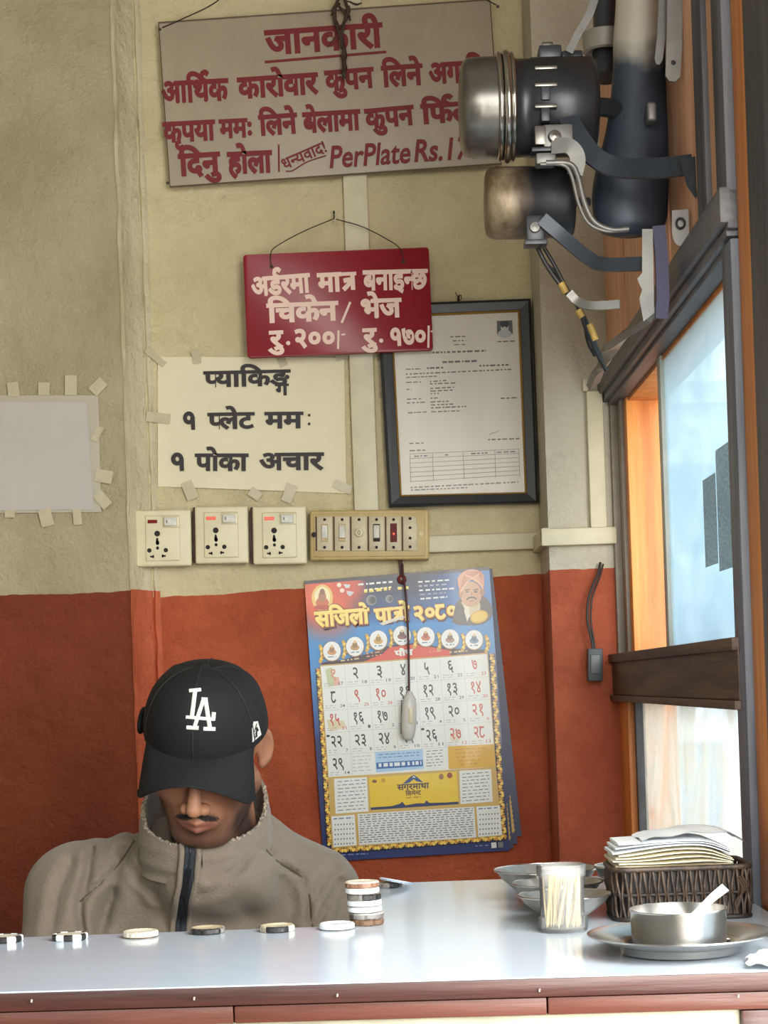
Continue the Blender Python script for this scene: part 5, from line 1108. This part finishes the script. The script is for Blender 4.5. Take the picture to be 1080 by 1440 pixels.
# ---- tokens
M_tk = colmat('token_paint', .4, bump=.3, bscale=400); CRM, BLK, BRN, WHT, GRY = (214,206,186), (38,36,36), (120,92,70), (232,236,240), (120,116,112)
def token(p, label, colf, tilt=(0,0), R=.0172, H=.0062, seed=0, grp='worn round tokens along the counter edge'):
    """chipped disc: coloured edge blocks, ragged outline"""
    rr = random.Random(seed); n = 36; o = thing('token', label, 'token', p, (tilt[0],tilt[1],rr.uniform(0,6)), grp); mb = MB(); rad = [R*(1-max(0,rr.gauss(0,.02))) for _ in range(n)]; zz = (0,.0012,H-.0012,H)
    rings = []
    for z, f_ in zip(zz,(.95,1,1,.94)):
        rings.append(len(mb.v)); mb.v += [(rad[k]*f_*math.cos(2*PI*k/n), rad[k]*f_*math.sin(2*PI*k/n), z) for k in range(n)]
    for r_ in range(3):
        for k in range(n): mb.f.append((rings[r_]+k, rings[r_]+(k+1) % n, rings[r_+1]+(k+1) % n, rings[r_+1]+k)); mb.c.append(lin(colf(k/n, r_, rr)))
    i0 = len(mb.v); mb.v += [(rad[k]*.82*math.cos(2*PI*k/n), rad[k]*.82*math.sin(2*PI*k/n), H+.0001) for k in range(n)]; i1 = len(mb.v); mb.v += [(rad[k]*.78*math.cos(2*PI*k/n), rad[k]*.78*math.sin(2*PI*k/n), H-.0004) for k in range(n)]
    for k in range(n): mb.f += [(rings[3]+k, rings[3]+(k+1) % n, i0+(k+1) % n, i0+k),(i0+k,i0+(k+1) % n,i1+(k+1) % n,i1+k)]; mb.c += [lin(colf(k/n,3,rr))]*2
    mb.f.append(tuple(i1+k for k in range(n))); mb.c.append(lin(colf(.5,4,rr))); mb.f.append(tuple(rings[0]+k for k in range(n))[::-1]); mb.c.append(lin(colf(.5,0,rr)))
    mb.build('disc', M_tk, o, smooth=35); return o
def jit(c, rr, a=14): d_ = rr.gauss(0,a); return tuple(max(0,min(255,x+d_)) for x in c)
def striped(t, r, rr): return jit(WHT if int(t*12) % 2 else BLK, rr, 8) if r < 4 else CRM
def worn(t, r, rr): return jit(BRN if r == 0 else CRM, rr, 22)
def darkw(t, r, rr): return jit(GRY if (int(t*7) % 3) else BLK, rr, 16) if r < 3 else jit((176,160,130), rr)
def bwb(t, r, rr): return jit(BLK if int(t*9) % 3 else (200,190,170), rr, 16) if r < 3 else jit((196,184,156), rr)
def white(t, r, rr): return jit(GRY if r == 0 else WHT, rr, 8)
for px, py, lab, cf_ in ((8,1324,'black and white striped token at the far left end of the counter edge',striped),(99,1321,'black and white striped token, second from the left, below the sleeve folds',striped),(198,1317,'chipped cream token with brown underside, third from the left',worn),(292,1312,'dark grey chipped token in front of the jacket zip',darkw),(390,1309,'black-sided token with a tan face, left of the white one',bwb),(474,1306,'plain white token lying beside the token stack',white)):
    p = PZ(px, py, ZC); token((p.x,p.y-.002,ZC+.0002), lab, cf_, seed=px, R=.0180)
base = PZ(516,1300,ZC); labs = ['brown bottom token of the stack','grey-rimmed token second from the bottom of the stack','white token third from the bottom of the stack','white token in the middle of the stack','grey chipped token third from the top of the stack','white token second from the top of the stack','topmost token of the stack, cream with a brown edge']
for k in range(7):
    cf_ = (lambda t, r, rr: jit((110,84,64) if r < 3 else GRY, rr), lambda t, r, rr: jit(GRY if r < 2 else (180,176,170), rr), white, white, darkw, white, lambda t, r, rr: jit((134,98,78) if r < 2 else CRM, rr))[k]
    token((base.x+(.0006*math.sin(k*2.1))+(-.0006*k), base.y+.0003*math.cos(k*3), ZC+.0002+k*.0064), labs[k], cf_, seed=50+k, R=.0178, grp='stack of seven tokens')
q = PZ(552,1245,ZC); token((q.x-.004,q.y-.02,ZC+.0002), 'grey token lying under the tilted bluish white disc', darkw, seed=71, R=.016, grp='loose tokens behind the stack')
token((q.x+.004,q.y-.022,ZC+.0060), 'bluish white disc tilted on another token behind the stack', lambda t, r, rr: jit((90,130,190) if (r == 1 and t > .5) else (214,222,232), rr, 8), tilt=(0,math.radians(13)), R=.0205, H=.003, seed=72, grp='loose tokens behind the stack')
# ================================================================== THE MAN
hc = P(290,1050,2.55)                                   # centre of the head
man = thing('person', 'man in black baseball cap and grey zipped fleece jacket, head bowed, seated behind the counter', 'person', (hc.x, 2.72, 0)); MO = Vector(man.location)
RH = Matrix.Rotation(math.radians(5), 3, 'Y') @ Matrix.Rotation(math.radians(-3), 3, 'Z') @ Matrix.Rotation(math.radians(32), 3, 'X') @ Matrix(((1,0,0),(0,-1,0),(0,0,1)))
# head-local (x to image right, y = face forward, z up) -> world; the last factor turns +y towards the room
RHn = np.array(RH)
def h2w(p): return (np.asarray(p) @ RHn.T)+np.array(hc)-np.array(MO)
def w2h(p): return (np.asarray(p)-np.array(hc)) @ RHn
neck_w = np.array([hc.x+.004, 2.665, hc.z-.185]); neck_l = w2h(neck_w)
def face(p):
    q = p.copy(); q[..., 0] = np.abs(q[..., 0])
    d = ell_sdf(p, (0,-.012,.032), (.074,.094,.082))
    d = smin(d, ell_sdf(p, (0,.022,-.040), (.060,.066,.080)), .03)
    d = smin(d, ell_sdf(p, (0,.066,-.098), (.033,.024,.021)), .022)
    d = smin(d, cap_sdf(q, (.054,-.004,-.056), (.024,.056,-.098), .021, .018), .02)
    d = smin(d, ell_sdf(q, (.040,.060,-.022), (.024,.020,.022)), .02)
    d = smin(d, cap_sdf(q, (0,.086,.016), (.036,.074,.018), .012, .011), .012)
    d = smax(d, -ell_sdf(q, (.031,.102,-.002), (.019,.018,.014)), .012)
    d = smin(d, ell_sdf(q, (.031,.074,-.003), (.016,.015,.012)), .004)
    d = smin(d, cap_sdf(p, (0,.086,.010), (0,.112,-.028), .0065, .0105), .010)
    d = smin(d, ell_sdf(q, (.0125,.101,-.033), (.0085,.011,.0078)), .005)
    d = smax(d, -ell_sdf(q, (.0075,.108,-.0415), (.0035,.006,.003)), .003)
    d = smin(d, ell_sdf(p, (0,.080,-.060), (.030,.018,.021)), .014)
    lip = np.minimum(cap_sdf(q, (0,.0995,-.0585), (.022,.088,-.0615), .0052, .0028), cap_sdf(q, (0,.0985,-.0695), (.018,.088,-.0685), .0064, .0034))
    d = smin(d, lip, .004)
    d = smax(d, -cap_sdf(q, (0,.106,-.0638), (.022,.094,-.0650), .0014), .002)
    d = smax(d, -ell_sdf(p, (0,.103,-.081), (.016,.007,.005)), .006)
    # ears: leaning shell with a hollow
    e = q-np.array((.080,-.014,-.004)); a = math.radians(24); ex = e[..., 0]*math.cos(a)+e[..., 1]*math.sin(a); ey = -e[..., 0]*math.sin(a)+e[..., 1]*math.cos(a); e2 = np.stack([ex, ey, e[..., 2]-.25*ey], -1)
    ear = ell_sdf(e2, (0,0,0), (.0075,.019,.031)); ear = smax(ear, -ell_sdf(e2, (.0065,.004,.002), (.005,.011,.020)), .004); ear = smin(ear, ell_sdf(e2, (.001,.010,-.024), (.005,.007,.008)), .004)
    d = smin(d, ear, .005)
    d = smin(d, cap_sdf(p, (0,-.022,-.062), neck_l, .054, .060), .02)
    return d
V, Fq = grid_sdf(face, (-.105,-.16,-.24), (.105,.135,.125), .0024)
def sk_cols(p):
    n = len(p); c = np.tile(np.array(lin((172,120,93))), (n, 1)); nz = vnoise(p, 120, 1)[:, None]; c *= 1+.06*nz
    ax = np.abs(p[:, 0])
    def blend(m, col): nonlocal c; m = np.clip(m, 0, 1)[:, None]; c = c*(1-m)+np.array(lin(col))*m
    sm = lambda x, a, b: np.clip((x-a)/(b-a), 0, 1)
    blend(.35*sm(p[:,1], .098, .112)*sm(p[:,2], -.05,-.03), (198,144,112))
    jaw = sm(-p[:, 2], .060, .085)*sm(p[:, 1], -.02, .02)+sm(ax, .040, .056)*sm(-p[:, 2], .02, .06)*sm(p[:, 1], -.01, .01); blend(.72*jaw+.12*jaw*nz[:,0], (66,50,44))
    lipm = sm(.0085-np.abs(p[:, 2]+.0640)*1.0, 0, .0025)*sm(.024-ax, 0, .005)*sm(p[:, 1], .083, .088); blend(.75*lipm, (142,88,78))
    ms = sm(.0075-np.abs(p[:, 2]+.0460+ax*.34), 0, .004)*sm(.030-ax, 0, .008)*sm(p[:, 1], .070, .080); blend(.6*ms, (38,30,28))
    blend(.5*sm(.006-np.abs(p[:, 2]+.079), 0, .003)*sm(.010-ax, 0, .004)*sm(p[:, 1], .075, .085), (64,50,44))
    blend(.8*sm(.0045-np.abs(p[:, 2]-.019+.1*np.abs(ax-.03)), 0, .002)*sm(ax, .010,.014)*sm(.050-ax, 0, .004)*sm(p[:, 1], .05, .06), (34,28,26))
    hair = sm(p[:, 2]-(.045+.5*(p[:, 1])), -.02, -.005)*sm(-p[:,1], -.085, -.07)*(ax < .0785)+(ax > .055)*(ax < .078)*sm(p[:, 2], -.035, -.02)*sm(p[:, 1], .012, .018)*sm(.046-p[:,1], 0, .006)+sm(-p[:, 1], .035, .05)*sm(p[:, 2], -.075, -.06); blend(hair, (26,22,22))
    return c
np_mesh('head', h2w(V), Fq[:, ::-1], colmat('skin', .5, bump=.15, bscale=500, spec=.35), man, sk_cols(V))
# moustache: short hairs lying on the upper lip
rr = random.Random(12); mb = MB(); CW = lambda p: tuple(h2w(p))
for k in range(620):
    x = rr.gauss(0,.0135); 
    if abs(x) > .0275: continue
    z = -.0446-.34*abs(x)+rr.uniform(-.0072,.0036)*(1-abs(x)/.036); 
    p = np.array([[x, .104, z]])
    for _ in range(26): p[:, 1] -= face(p)*.8
    q = p[0]; d_ = np.array([math.copysign(.0022,x)+x*.08, .0006, -.0036]); mb.tube([CW(q-d_*.3+np.array([0,-.0006,0])), CW(q+d_*.5+np.array([0,.0006,0])), CW(q+d_+np.array([0,.0002,0]))], [.00028,.00028,.0001], 3, cap=False)
mb.build('moustache', mat('black_hair', (40,32,29), .7), man)['kind'] = 'stuff'
# ---- cap (all in head-local, then turned to the world)
M_cap = mat('black_cap_cloth', (30,31,34), .75, var=.12, vscale=60, bump=.12, bscale=700, spec=.3)
def crown(th, ph, r=1.0):
    """th round the head (0 = front), ph 0 at the hem .. pi/2 at the top"""
    f = math.cos(th); s_ = math.sin(th); zb = .030+.010*f; H_ = .094-(.030*0)
    e = .75; cp_ = math.cos(ph)**e if ph < PI/2 else 0; up = math.sin(ph)**(1.0)
    front = max(0, f); cp2 = cp_+(.045*front*math.sin(2*ph))
    return np.array([.085*s_*cp_*r, (-.006+(.104 if f > 0 else .102)*f*cp2*r), zb+(H_+.014*front*math.sin(2*ph)*.6)*up*r-(1-r)*.0])
def cap_mesh(mb, th0, th1, n, m_, r=1.0):
    v = []; 
    for i in range(n+1):
        for j in range(m_+1): th = th0+(th1-th0)*i/n; v.append(CW(crown(th, PI/2*j/m_, r)))
    mb.add(v, [(i*(m_+1)+j, (i+1)*(m_+1)+j, (i+1)*(m_+1)+j+1, i*(m_+1)+j+1) for i in range(n) for j in range(m_)])
cap = None
mb = MB(); cap_mesh(mb, 0, 2*PI, 72, 24); cap = mb.build('cap', M_cap, man, smooth=180, merge=True); cap['label'] = 'black baseball cap with a white emblem'
for th in (0, PI/3*1.02, -PI/3*1.02, 2*PI/3, -2*PI/3, PI):
    MB().tube([CW(crown(th, PI/2*j/20, 1.004)) for j in range(20)], .0009, 6).build('seam', mat('cap_stitch', (37,38,41), .7) if th == 0 else bpy.data.materials['cap_stitch'], cap, smooth=60)
b0 = crown(0, PI/2*.985); mb = MB()
for k in range(9): pass
Mb = Matrix.Translation(Vector(CW((0,-.006,.1245)))) @ (RH.to_4x4()); mb.lathe([(0,.006),(.006,.0052),(.0085,.0025),(.009,-.001)], 20, Mb); mb.build('button', M_cap, cap, smooth=60)
# brim
def brim(u, v):
    a = u*math.radians(60); rt = crown(a, 0.0); out = (.047+.013*u*u)*(1-9*max(0,abs(u)-.80)**2)
    x = rt[0]*(.97+.03*v)+.006*u*v; y = rt[1]*.96+(out+rt[1]*.04)*v; z = rt[2]+.006*(1-v)-.050*(x/.08)**2*v-.004*v*v
    return np.array([x, y, z])
mb = MB(); NU, NV = 40, 14
for th in (0, -.0028):
    for i in range(NU+1):
        for j in range(NV+1): p = brim(-1+2*i/NU, j/NV); p[2] += th; mb.v.append(CW(p))
K = (NU+1)*(NV+1); q = lambda i, j: i*(NV+1)+j
for i in range(NU):
    for j in range(NV): mb.f += [(q(i,j),q(i+1,j),q(i+1,j+1),q(i,j+1)),(K+q(i,j),K+q(i,j+1),K+q(i+1,j+1),K+q(i+1,j))]
    mb.f.append((q(i,NV),q(i+1,NV),K+q(i+1,NV),K+q(i,NV)))
for j in range(NV): mb.f += [(q(0,j),q(0,j+1),K+q(0,j+1),K+q(0,j)),(q(NU,j),K+q(NU,j),K+q(NU,j+1),q(NU,j+1))]
mb.c = [None]*len(mb.f); mb.build('brim', M_cap, cap, smooth=50)
MB().tube([CW(brim(-1+2*i/40, 1.0)+np.array([0,0,-.0012])) for i in range(41)], .0018, 6).build('brim_edge', M_cap, cap, smooth=60)
# emblem strokes raised on the front panels: interlocked L and A
def on_cap(x, z, r=1.006):
    """point of the crown front at head-local x, height z"""
    th = math.asin(max(-1, min(1, x/.0875))); ph = max(0, math.asin(max(0, min(1, (z-.040)/.102))))
    for _ in range(12):
        p = crown(th, ph, r); th += (x-p[0])/.09/max(.3,math.cos(ph)); ph += (z-p[2])/.1; ph = max(0, min(1.4, ph))
    return crown(th, ph, r)
def EM(px, py):
    """picture point -> cap surface (solved once at build time)"""
    x, z = (px-286)*.00095, .075
    f_ = lambda x_, z_: proj(on_cap(x_, z_))
    for _ in range(25):
        a = f_(x, z); bx = f_(x+.001, z); bz = f_(x, z+.001); J = np.array([[bx[0]-a[0], bz[0]-a[0]],[bx[1]-a[1], bz[1]-a[1]]])/.001
        s_ = np.linalg.lstsq(J.T @ J+np.eye(2)*1e3, J.T @ np.array([px-a[0], py-a[1]]), rcond=None)[0]*.9; x += float(np.clip(s_[0],-.01,.01)); z += float(np.clip(s_[1],-.01,.01))
    return on_cap(x, z, 1.008)
def proj(pl):
    w_ = h2w(pl)+np.array(MO); u, v = w_[0]/w_[1]*FPX, (w_[2]-EYE)/w_[1]*FPX; return np.array([PPX+u*CR-v*SR, PPY-u*SR-v*CR])
def ZL(x, y): return (190+x/5.143, 910+y/5.143)
M_wt = mat('white_embroidery', (232,230,224), .6, bump=.4, bscale=900)
cn = thing
for nm, strokes in (('emblem_letter', [([(392,314),(478,306)],4.0),([(434,314),(410,505)],4.6),([(368,505),(574,522)],3.6),([(570,470),(564,530)],4.6)]),
                    ('emblem_letter', [([(496,372),(430,575)],4.2),([(508,372),(540,580)],4.6),([(372,580),(460,584)],4.2),([(494,590),(580,592)],4.2),([(480,374),(524,376)],3.6)])):
    mb = MB()
    for pts, wd in strokes:
        a, b = [np.array(ZL(*p)) for p in pts]; pp = [EM(*(a+(b-a)*t_)) for t_ in np.linspace(0,1,7)]
        mb.tube([CW(p) for p in pp], wd*.00062, 8, flat=.45)
    o = mb.build(nm, M_wt, cap, smooth=60)
pp = [(936,604),(950,612),(958,650),(956,700),(940,716),(922,720),(926,670),(930,630)]
try:
    mb = MB(); th_ = math.radians(62)
    cs_ = [crown(math.radians(a), ph_, 1.008) for a, ph_ in ((58,.10),(72,.10),(70,.34),(64,.38),(60,.30))]
    mb.add([CW(c_) for c_ in cs_]+[CW(c_*.985) for c_ in cs_], [(0,1,2,3,4),(9,8,7,6,5)]+[(i,(i+1) % 5,5+(i+1) % 5,5+i) for i in range(5)]); mb.build('side_emblem', M_wt, cap)
    MB().tube([CW(crown(math.radians(a), ph_, 1.012)) for a, ph_ in ((62,.14),(66,.22),(62,.24),(67,.32))], .0006, 5).build('emblem_line', M_cap, cap)
except Exception as ex: print('emblem', ex)
MB().tube([CW((-.0895,-.012+.022*math.cos(t_),.030+.012*math.sin(t_))) for t_ in np.linspace(0,2*PI,21)[:-1]], .0035, 8, closed=True).build('rear_strap', M_cap, cap, smooth=60)
# ---- fleece jacket
X0, ZE = hc.x, EYE
def WP(px, py, D): return np.array(P(px, py, D))
shL, shR = WP(104,1262,2.72), WP(436,1264,2.70)
elL, elR = WP(66,1500,2.60), WP(446,1500,2.60)
haL, haR = np.array([X0-.09, 2.34, ZE-.50]), np.array([X0+.03, 2.34, ZE-.51])
neckb = np.array([X0+.002, 2.675, ZE-.262]); chest = np.array([X0-.012, 2.71, ZE-.40]); pelv = np.array([X0-.015, 2.80, ZE-.72])
def seg2(px, pz, a, b):
    dx, dz = b[0]-a[0], b[1]-a[1]; t = np.clip(((px-a[0])*dx+(pz-a[1])*dz)/(dx*dx+dz*dz), 0, 1); return np.hypot(px-a[0]-t*dx, pz-a[1]-t*dz)
def XZ(px, py, D=2.60): p = P(px, py, D); return (p.x, p.z)
creases = [ # picture polylines, width (m), depth (m)
 ([(196,1172),(172,1212),(140,1242),(116,1262)],.0045,.0045), ([(196,1172),(176,1185),(160,1215),(150,1262),(140,1300)],.010,.006), ([(372,1192),(392,1214),(424,1236),(432,1262),(436,1310)],.0040,.0045),
 ([(116,1204),(114,1240),(104,1280),(112,1320)],.006,.007), ([(150,1262),(135,1290),(132,1320)],.008,.006), ([(86,1220),(72,1260),(66,1310)],.009,.006),
 ([(476,1244),(456,1280),(440,1320)],.006,.006), ([(468,1225),(446,1254),(430,1300)],.007,.004), ([(160,1200),(190,1240),(215,1262)],.006,.004), ([(486,1250),(478,1275),(470,1320)],.007,.004), ([(395,1240),(410,1280),(400,1320)],.013,.005), ([(300,1230),(330,1222),(352,1200)],.006,.004), ([(285,1255),(320,1240),(345,1215)],.007,.003),
 ([(238,1215),(228,1240),(222,1262)],.008,.004), ([(205,1230),(225,1262),(232,1300)],.010,.003), ([(340,1270),(352,1300),(350,1330)],.016,.004)]
CRS = [([XZ(*p) for p in pl], w_, d_) for pl, w_, d_ in creases]
def jacket(p):
    sc_ = np.array([1, 1/.74, 1]); 
    def ecap(a, b, ra, rb): return cap_sdf(p*sc_, np.array(a)*sc_, np.array(b)*sc_, ra, rb)*.86
    d = ecap(chest, pelv, .158, .165)
    d = smin(d, ecap(neckb+np.array([0,.02,-.01]), chest, .085, .145), .05)
    for s_, sh, el, ha in ((-1,shL,elL,haL),(1,shR,elR,haR)):
        d = smin(d, cap_sdf(p, neckb+np.array([s_*.040,.012,.030]), sh+np.array([-s_*.012,0,.004]), .056, .062), .05)
        d = smin(d, cap_sdf(p, sh, el, .070, .058), .045)
        d = smin(d, cap_sdf(p, el, ha, .056, .042), .025)
    d = smin(d, np.linalg.norm((p-(neckb+np.array([.002,-.030,-.002])))*np.array([1,1,1.5]), axis=-1)-.098, .03)
    fr_ = p[..., 1] < 2.74
    for pl, w_, dp in CRS:
        g = np.minimum.reduce([seg2(p[..., 0], p[..., 2], a, b) for a, b in zip(pl[:-1], pl[1:])]); d = d+np.where(fr_, dp*1.35*np.exp(-(g/(w_*.8))**2)-dp*.5*np.exp(-((g-w_*2.2)/w_)**2), 0)
    d = d+.0022*vnoise(p, 26, 5)
    nc = cap_sdf(p, neck_w+np.array([0,-.02,.10]), neckb+np.array([0,-.01,-.0]), .074, .062)       # hollow for the neck
    return smax(d, -nc, .01)
Vj, Fj = grid_sdf(jacket, (X0-.34,2.26,ZE-.90), (X0+.31,2.98,ZE-.12), .0058)
for _ in range(2):
    e_ = 1e-3; f0 = jacket(Vj); g = np.stack([jacket(Vj+np.eye(3)[k]*e_)-f0 for k in range(3)], -1)/e_; Vj = Vj-(f0/np.maximum((g**2).sum(-1), .2))[:, None]*g*.8
M_fl = mat('grey_fleece', (142,130,116), .95, var=.10, vscale=24, bump=.5, bscale=260, spec=.1)
M_fl.node_tree.nodes['Principled BSDF'].inputs['Sheen Weight'].default_value = .25
jk = np_mesh('jacket', Vj-np.array(MO), Fj, M_fl, man)
def front_y(x, z):
    y = 2.30 if abs(z-(ZE-.5)) < .0 else 2.38
    ys = np.arange(2.42, 2.85, .004); pts_ = np.stack([np.full_like(ys, x), ys, np.full_like(ys, z)], -1); f = jacket(pts_); k = np.argmax(f < 0); return ys[k]-.004*(f[k]/(f[k]-f[k-1])) if f[k] < 0 else 2.6
# stand-up collar: tube of cloth round the neck, leaning, open only at the zip
# rows: bottom path and top path given as (angle, radius, height)
def colp(th, t, r=0.0):
    """th: 0 = front, + = image right; t 0 bottom .. 1 top"""
    f = math.cos(th); s_ = math.sin(th); rad = .0930-.002*t+.004*math.sin(PI*t)+r+.0012*math.sin(5*th+2)*(1-t)
    zt = ZE-.2135+.042*(1-f)+.026*max(0,(1-f)-.6); zb = ZE-.262+.018*(1-f)
    z = zb+(zt-zb)*t; cx_, cy_ = X0-.014, 2.634+.012*(1-t); wob = .0022*math.sin(z*260+th*3)*(1-t)
    return np.array([cx_+(rad*.99+wob)*s_-.0, cy_-(rad*.98+wob)*f*(1.0)+.004*t, z])
NT, NR = 96, 12; mb = MB(); g0, g1 = math.radians(2.2), 2*PI-math.radians(2.2)
for r in (0, -.0055):
    for i in range(NT+1):
        for j in range(NR+1): th = g0+(g1-g0)*i/NT; mb.v.append(tuple(colp(th, j/NR-.12*(1-j/NR), r+(.0012*math.sin(th*41) if j == NR else 0)*.5)-np.array(MO)))
K = (NT+1)*(NR+1); q = lambda i, j: i*(NR+1)+j
for i in range(NT):
    for j in range(NR): mb.f += [(q(i,j),q(i+1,j),q(i+1,j+1),q(i,j+1)),(K+q(i,j),K+q(i,j+1),K+q(i+1,j+1),K+q(i+1,j))]
    mb.f.append((q(i,NR),q(i+1,NR),K+q(i+1,NR),K+q(i,NR)))
for j in range(NR): mb.f += [(q(0,j),q(0,j+1),K+q(0,j+1),K+q(0,j)),(q(NT,j),K+q(NT,j),K+q(NT,j+1),q(NT,j+1))]
mb.c = [None]*len(mb.f); mb.build('collar', M_fl, jk, smooth=60)
# woolly pile along the collar edge
rr = random.Random(6); mb = MB()
for k in range(230):
    th = rr.uniform(-1.9,1.9); c_ = colp(th, 1.0, -.0028+rr.uniform(-.0025,.0025))+np.array([0,0,rr.uniform(-.002,.0012)])-np.array(MO); s_ = rr.uniform(.0014,.0028)
    mb.add([tuple(c_+s_*np.array(v_)) for v_ in ((1,0,0),(-1,0,0),(0,1,0),(0,-1,0),(0,0,1),(0,0,-1))], [(0,2,4),(2,1,4),(1,3,4),(3,0,4),(2,0,5),(1,2,5),(3,1,5),(0,3,5)])
mb.build('pile_edge', mat('pale_pile', (186,172,152), .95), jk, smooth=180)['kind'] = 'stuff'
# zip tape, teeth and flap down the front
def zip_y(x, z):
    zc_ = ZE-.262; yj = front_y(x, z)
    if z > zc_-.004: return min(yj, colp(0, (z-zc_)/.0485)[1])
    return yj
zp = [(267,1186),(268,1200),(266,1222),(264,1245),(259,1268),(256,1290),(254,1315),(253,1350),(252,1400)]
zpts = []
for px, py in zp:
    y = 2.56
    for _ in range(6): p = P(px, py, y); y = float(zip_y(p.x, p.z))
    zpts.append(P(px, py, y))
zs_ = [Vector(v_) for v_ in smooth_path([tuple(p) for p in zpts], 6)]
off = lambda d_, dy: [tuple(Vector((p.x+d_, p.y+dy, p.z))-MO) for p in zs_]
MB().strap(off(0,-.0035), .0135, .003).build('zip_tape', mat('dark_blue_zip', (34,40,50), .6, bump=.4, bscale=600), jk, smooth=50)
MB().tube(off(0,-.0052), .0014, 6).build('zip_teeth', mat('zip_teeth_black', (26,28,32), .4), jk, smooth=60)
for d_ in (-.0115,.0115): MB().tube(off(d_,-.0015), .0042, 8).build('zip_placket', M_fl, jk, smooth=60)
i0 = 22; a = zs_[i0]-MO; b = zs_[i0-10]-MO; MB().strap([tuple(a+Vector((-.0005,-.007,0))), tuple((a+b)/2+Vector((-.0005,-.0075,0))), tuple(b+Vector((0,-.007,0)))], .0085, .0035).build('zip_pull', mat('zip_pull_black', (30,33,38), .35), jk, smooth=50)
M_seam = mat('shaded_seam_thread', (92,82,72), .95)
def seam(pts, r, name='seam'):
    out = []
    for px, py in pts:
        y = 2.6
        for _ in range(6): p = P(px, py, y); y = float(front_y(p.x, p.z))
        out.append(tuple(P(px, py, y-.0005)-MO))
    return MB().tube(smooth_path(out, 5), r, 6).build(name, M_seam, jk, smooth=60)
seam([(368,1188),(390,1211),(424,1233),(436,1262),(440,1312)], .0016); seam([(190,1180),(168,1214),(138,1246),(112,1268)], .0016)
# ---- hands in the lap, holding a phone low behind the counter
def hand(side, hp, m_):
    s_ = side
    def f(p):
        p = p-hp; d = ell_sdf(p, (0,-.045,-.004), (.040,.048,.015)); d = smin(d, cap_sdf(p, (0,.04,0), (0,-.01,0), .026, .025), .02)
        for k, (x, L_) in enumerate(((-.028,.060),(-.009,.068),(.010,.064),(.028,.050))):
            a = np.array([x, -.082, -.002]); b = a+np.array([x*.12,-L_*.45,-.010]); c_ = b+np.array([0,-L_*.20,-L_*.33]); d = smin(d, cap_sdf(p, a, b, .0092, .0085), .004); d = np.minimum(d, cap_sdf(p, b, c_, .0085, .0068))
        a = np.array([-s_*.034,-.030,-.004]); b = a+np.array([-s_*.022,-.030,-.006]); c_ = b+np.array([-s_*.004,-.026,-.008]); d = smin(d, cap_sdf(p, a, b, .013, .010), .01); d = smin(d, cap_sdf(p, b, c_, .010, .0078), .003); return d
    V_, F_ = grid_sdf(f, hp-np.array([.085,.18,.06]), hp+np.array([.085,.07,.04]), .003); return np_mesh('hand', V_-np.array(MO), F_, m_, man, np.tile(np.array(lin((172,120,93))), (len(V_), 1)))
M_sk = bpy.data.materials['skin']; hand(-1, haL+np.array([0,-.03,0]), M_sk); hand(1, haR+np.array([0,-.03,0]), M_sk)
# trousers and shoes, seated on a low stool
def legs(p):
    d = cap_sdf(p, pelv+np.array([-.07,0,-.02]), pelv+np.array([.07,0,-.02]), .105, .105)
    for s_ in (-1,1):
        kn = np.array([X0+s_*.12,2.36,.46]); an = np.array([X0+s_*.12,2.40,.09]); d = smin(d, cap_sdf(p, pelv+np.array([s_*.08,-.02,-.03]), kn, .082, .062), .03); d = smin(d, cap_sdf(p, kn, an, .060, .045), .02)
    return d
V_, F_ = grid_sdf(legs, (X0-.28,2.26,.04), (X0+.28,2.98,.60), .012); np_mesh('trousers', V_-np.array(MO), F_, mat('dark_trousers', (44,46,54), .85), man)
for s_ in (-1,1): MB().rbox((X0+s_*.12-.045,2.22,.001), (X0+s_*.12+.045,2.47,.085), .03, 4).build('shoe', mat('black_shoe', (28,28,30), .5) if s_ < 0 else bpy.data.materials['black_shoe'], man, smooth=60)
for o in man.children:
    if o.name.startswith('shoe'): o.data.transform(Matrix.Translation(-MO))
stl = thing('stool', 'low round wooden stool under the seated man', 'stool', (X0-.015,2.80,0)); sz = pelv[2]-.128
MB().lathe([(0,sz-.03),(.16,sz-.03),(.165,sz-.02),(.165,sz-.006),(.155,sz),(0,sz)], 36).build('seat', M_red, stl, smooth=45)
for k in range(4): a = PI/4+k*PI/2; MB().tube([(.15*math.cos(a),.15*math.sin(a),0),(.11*math.cos(a),.11*math.sin(a),sz-.025)], .014, 10).build('leg', M_red, stl, smooth=60)
# turn text-free helper leftovers out
for c_ in list(bpy.data.curves): bpy.data.curves.remove(c_) if c_.users == 0 else None
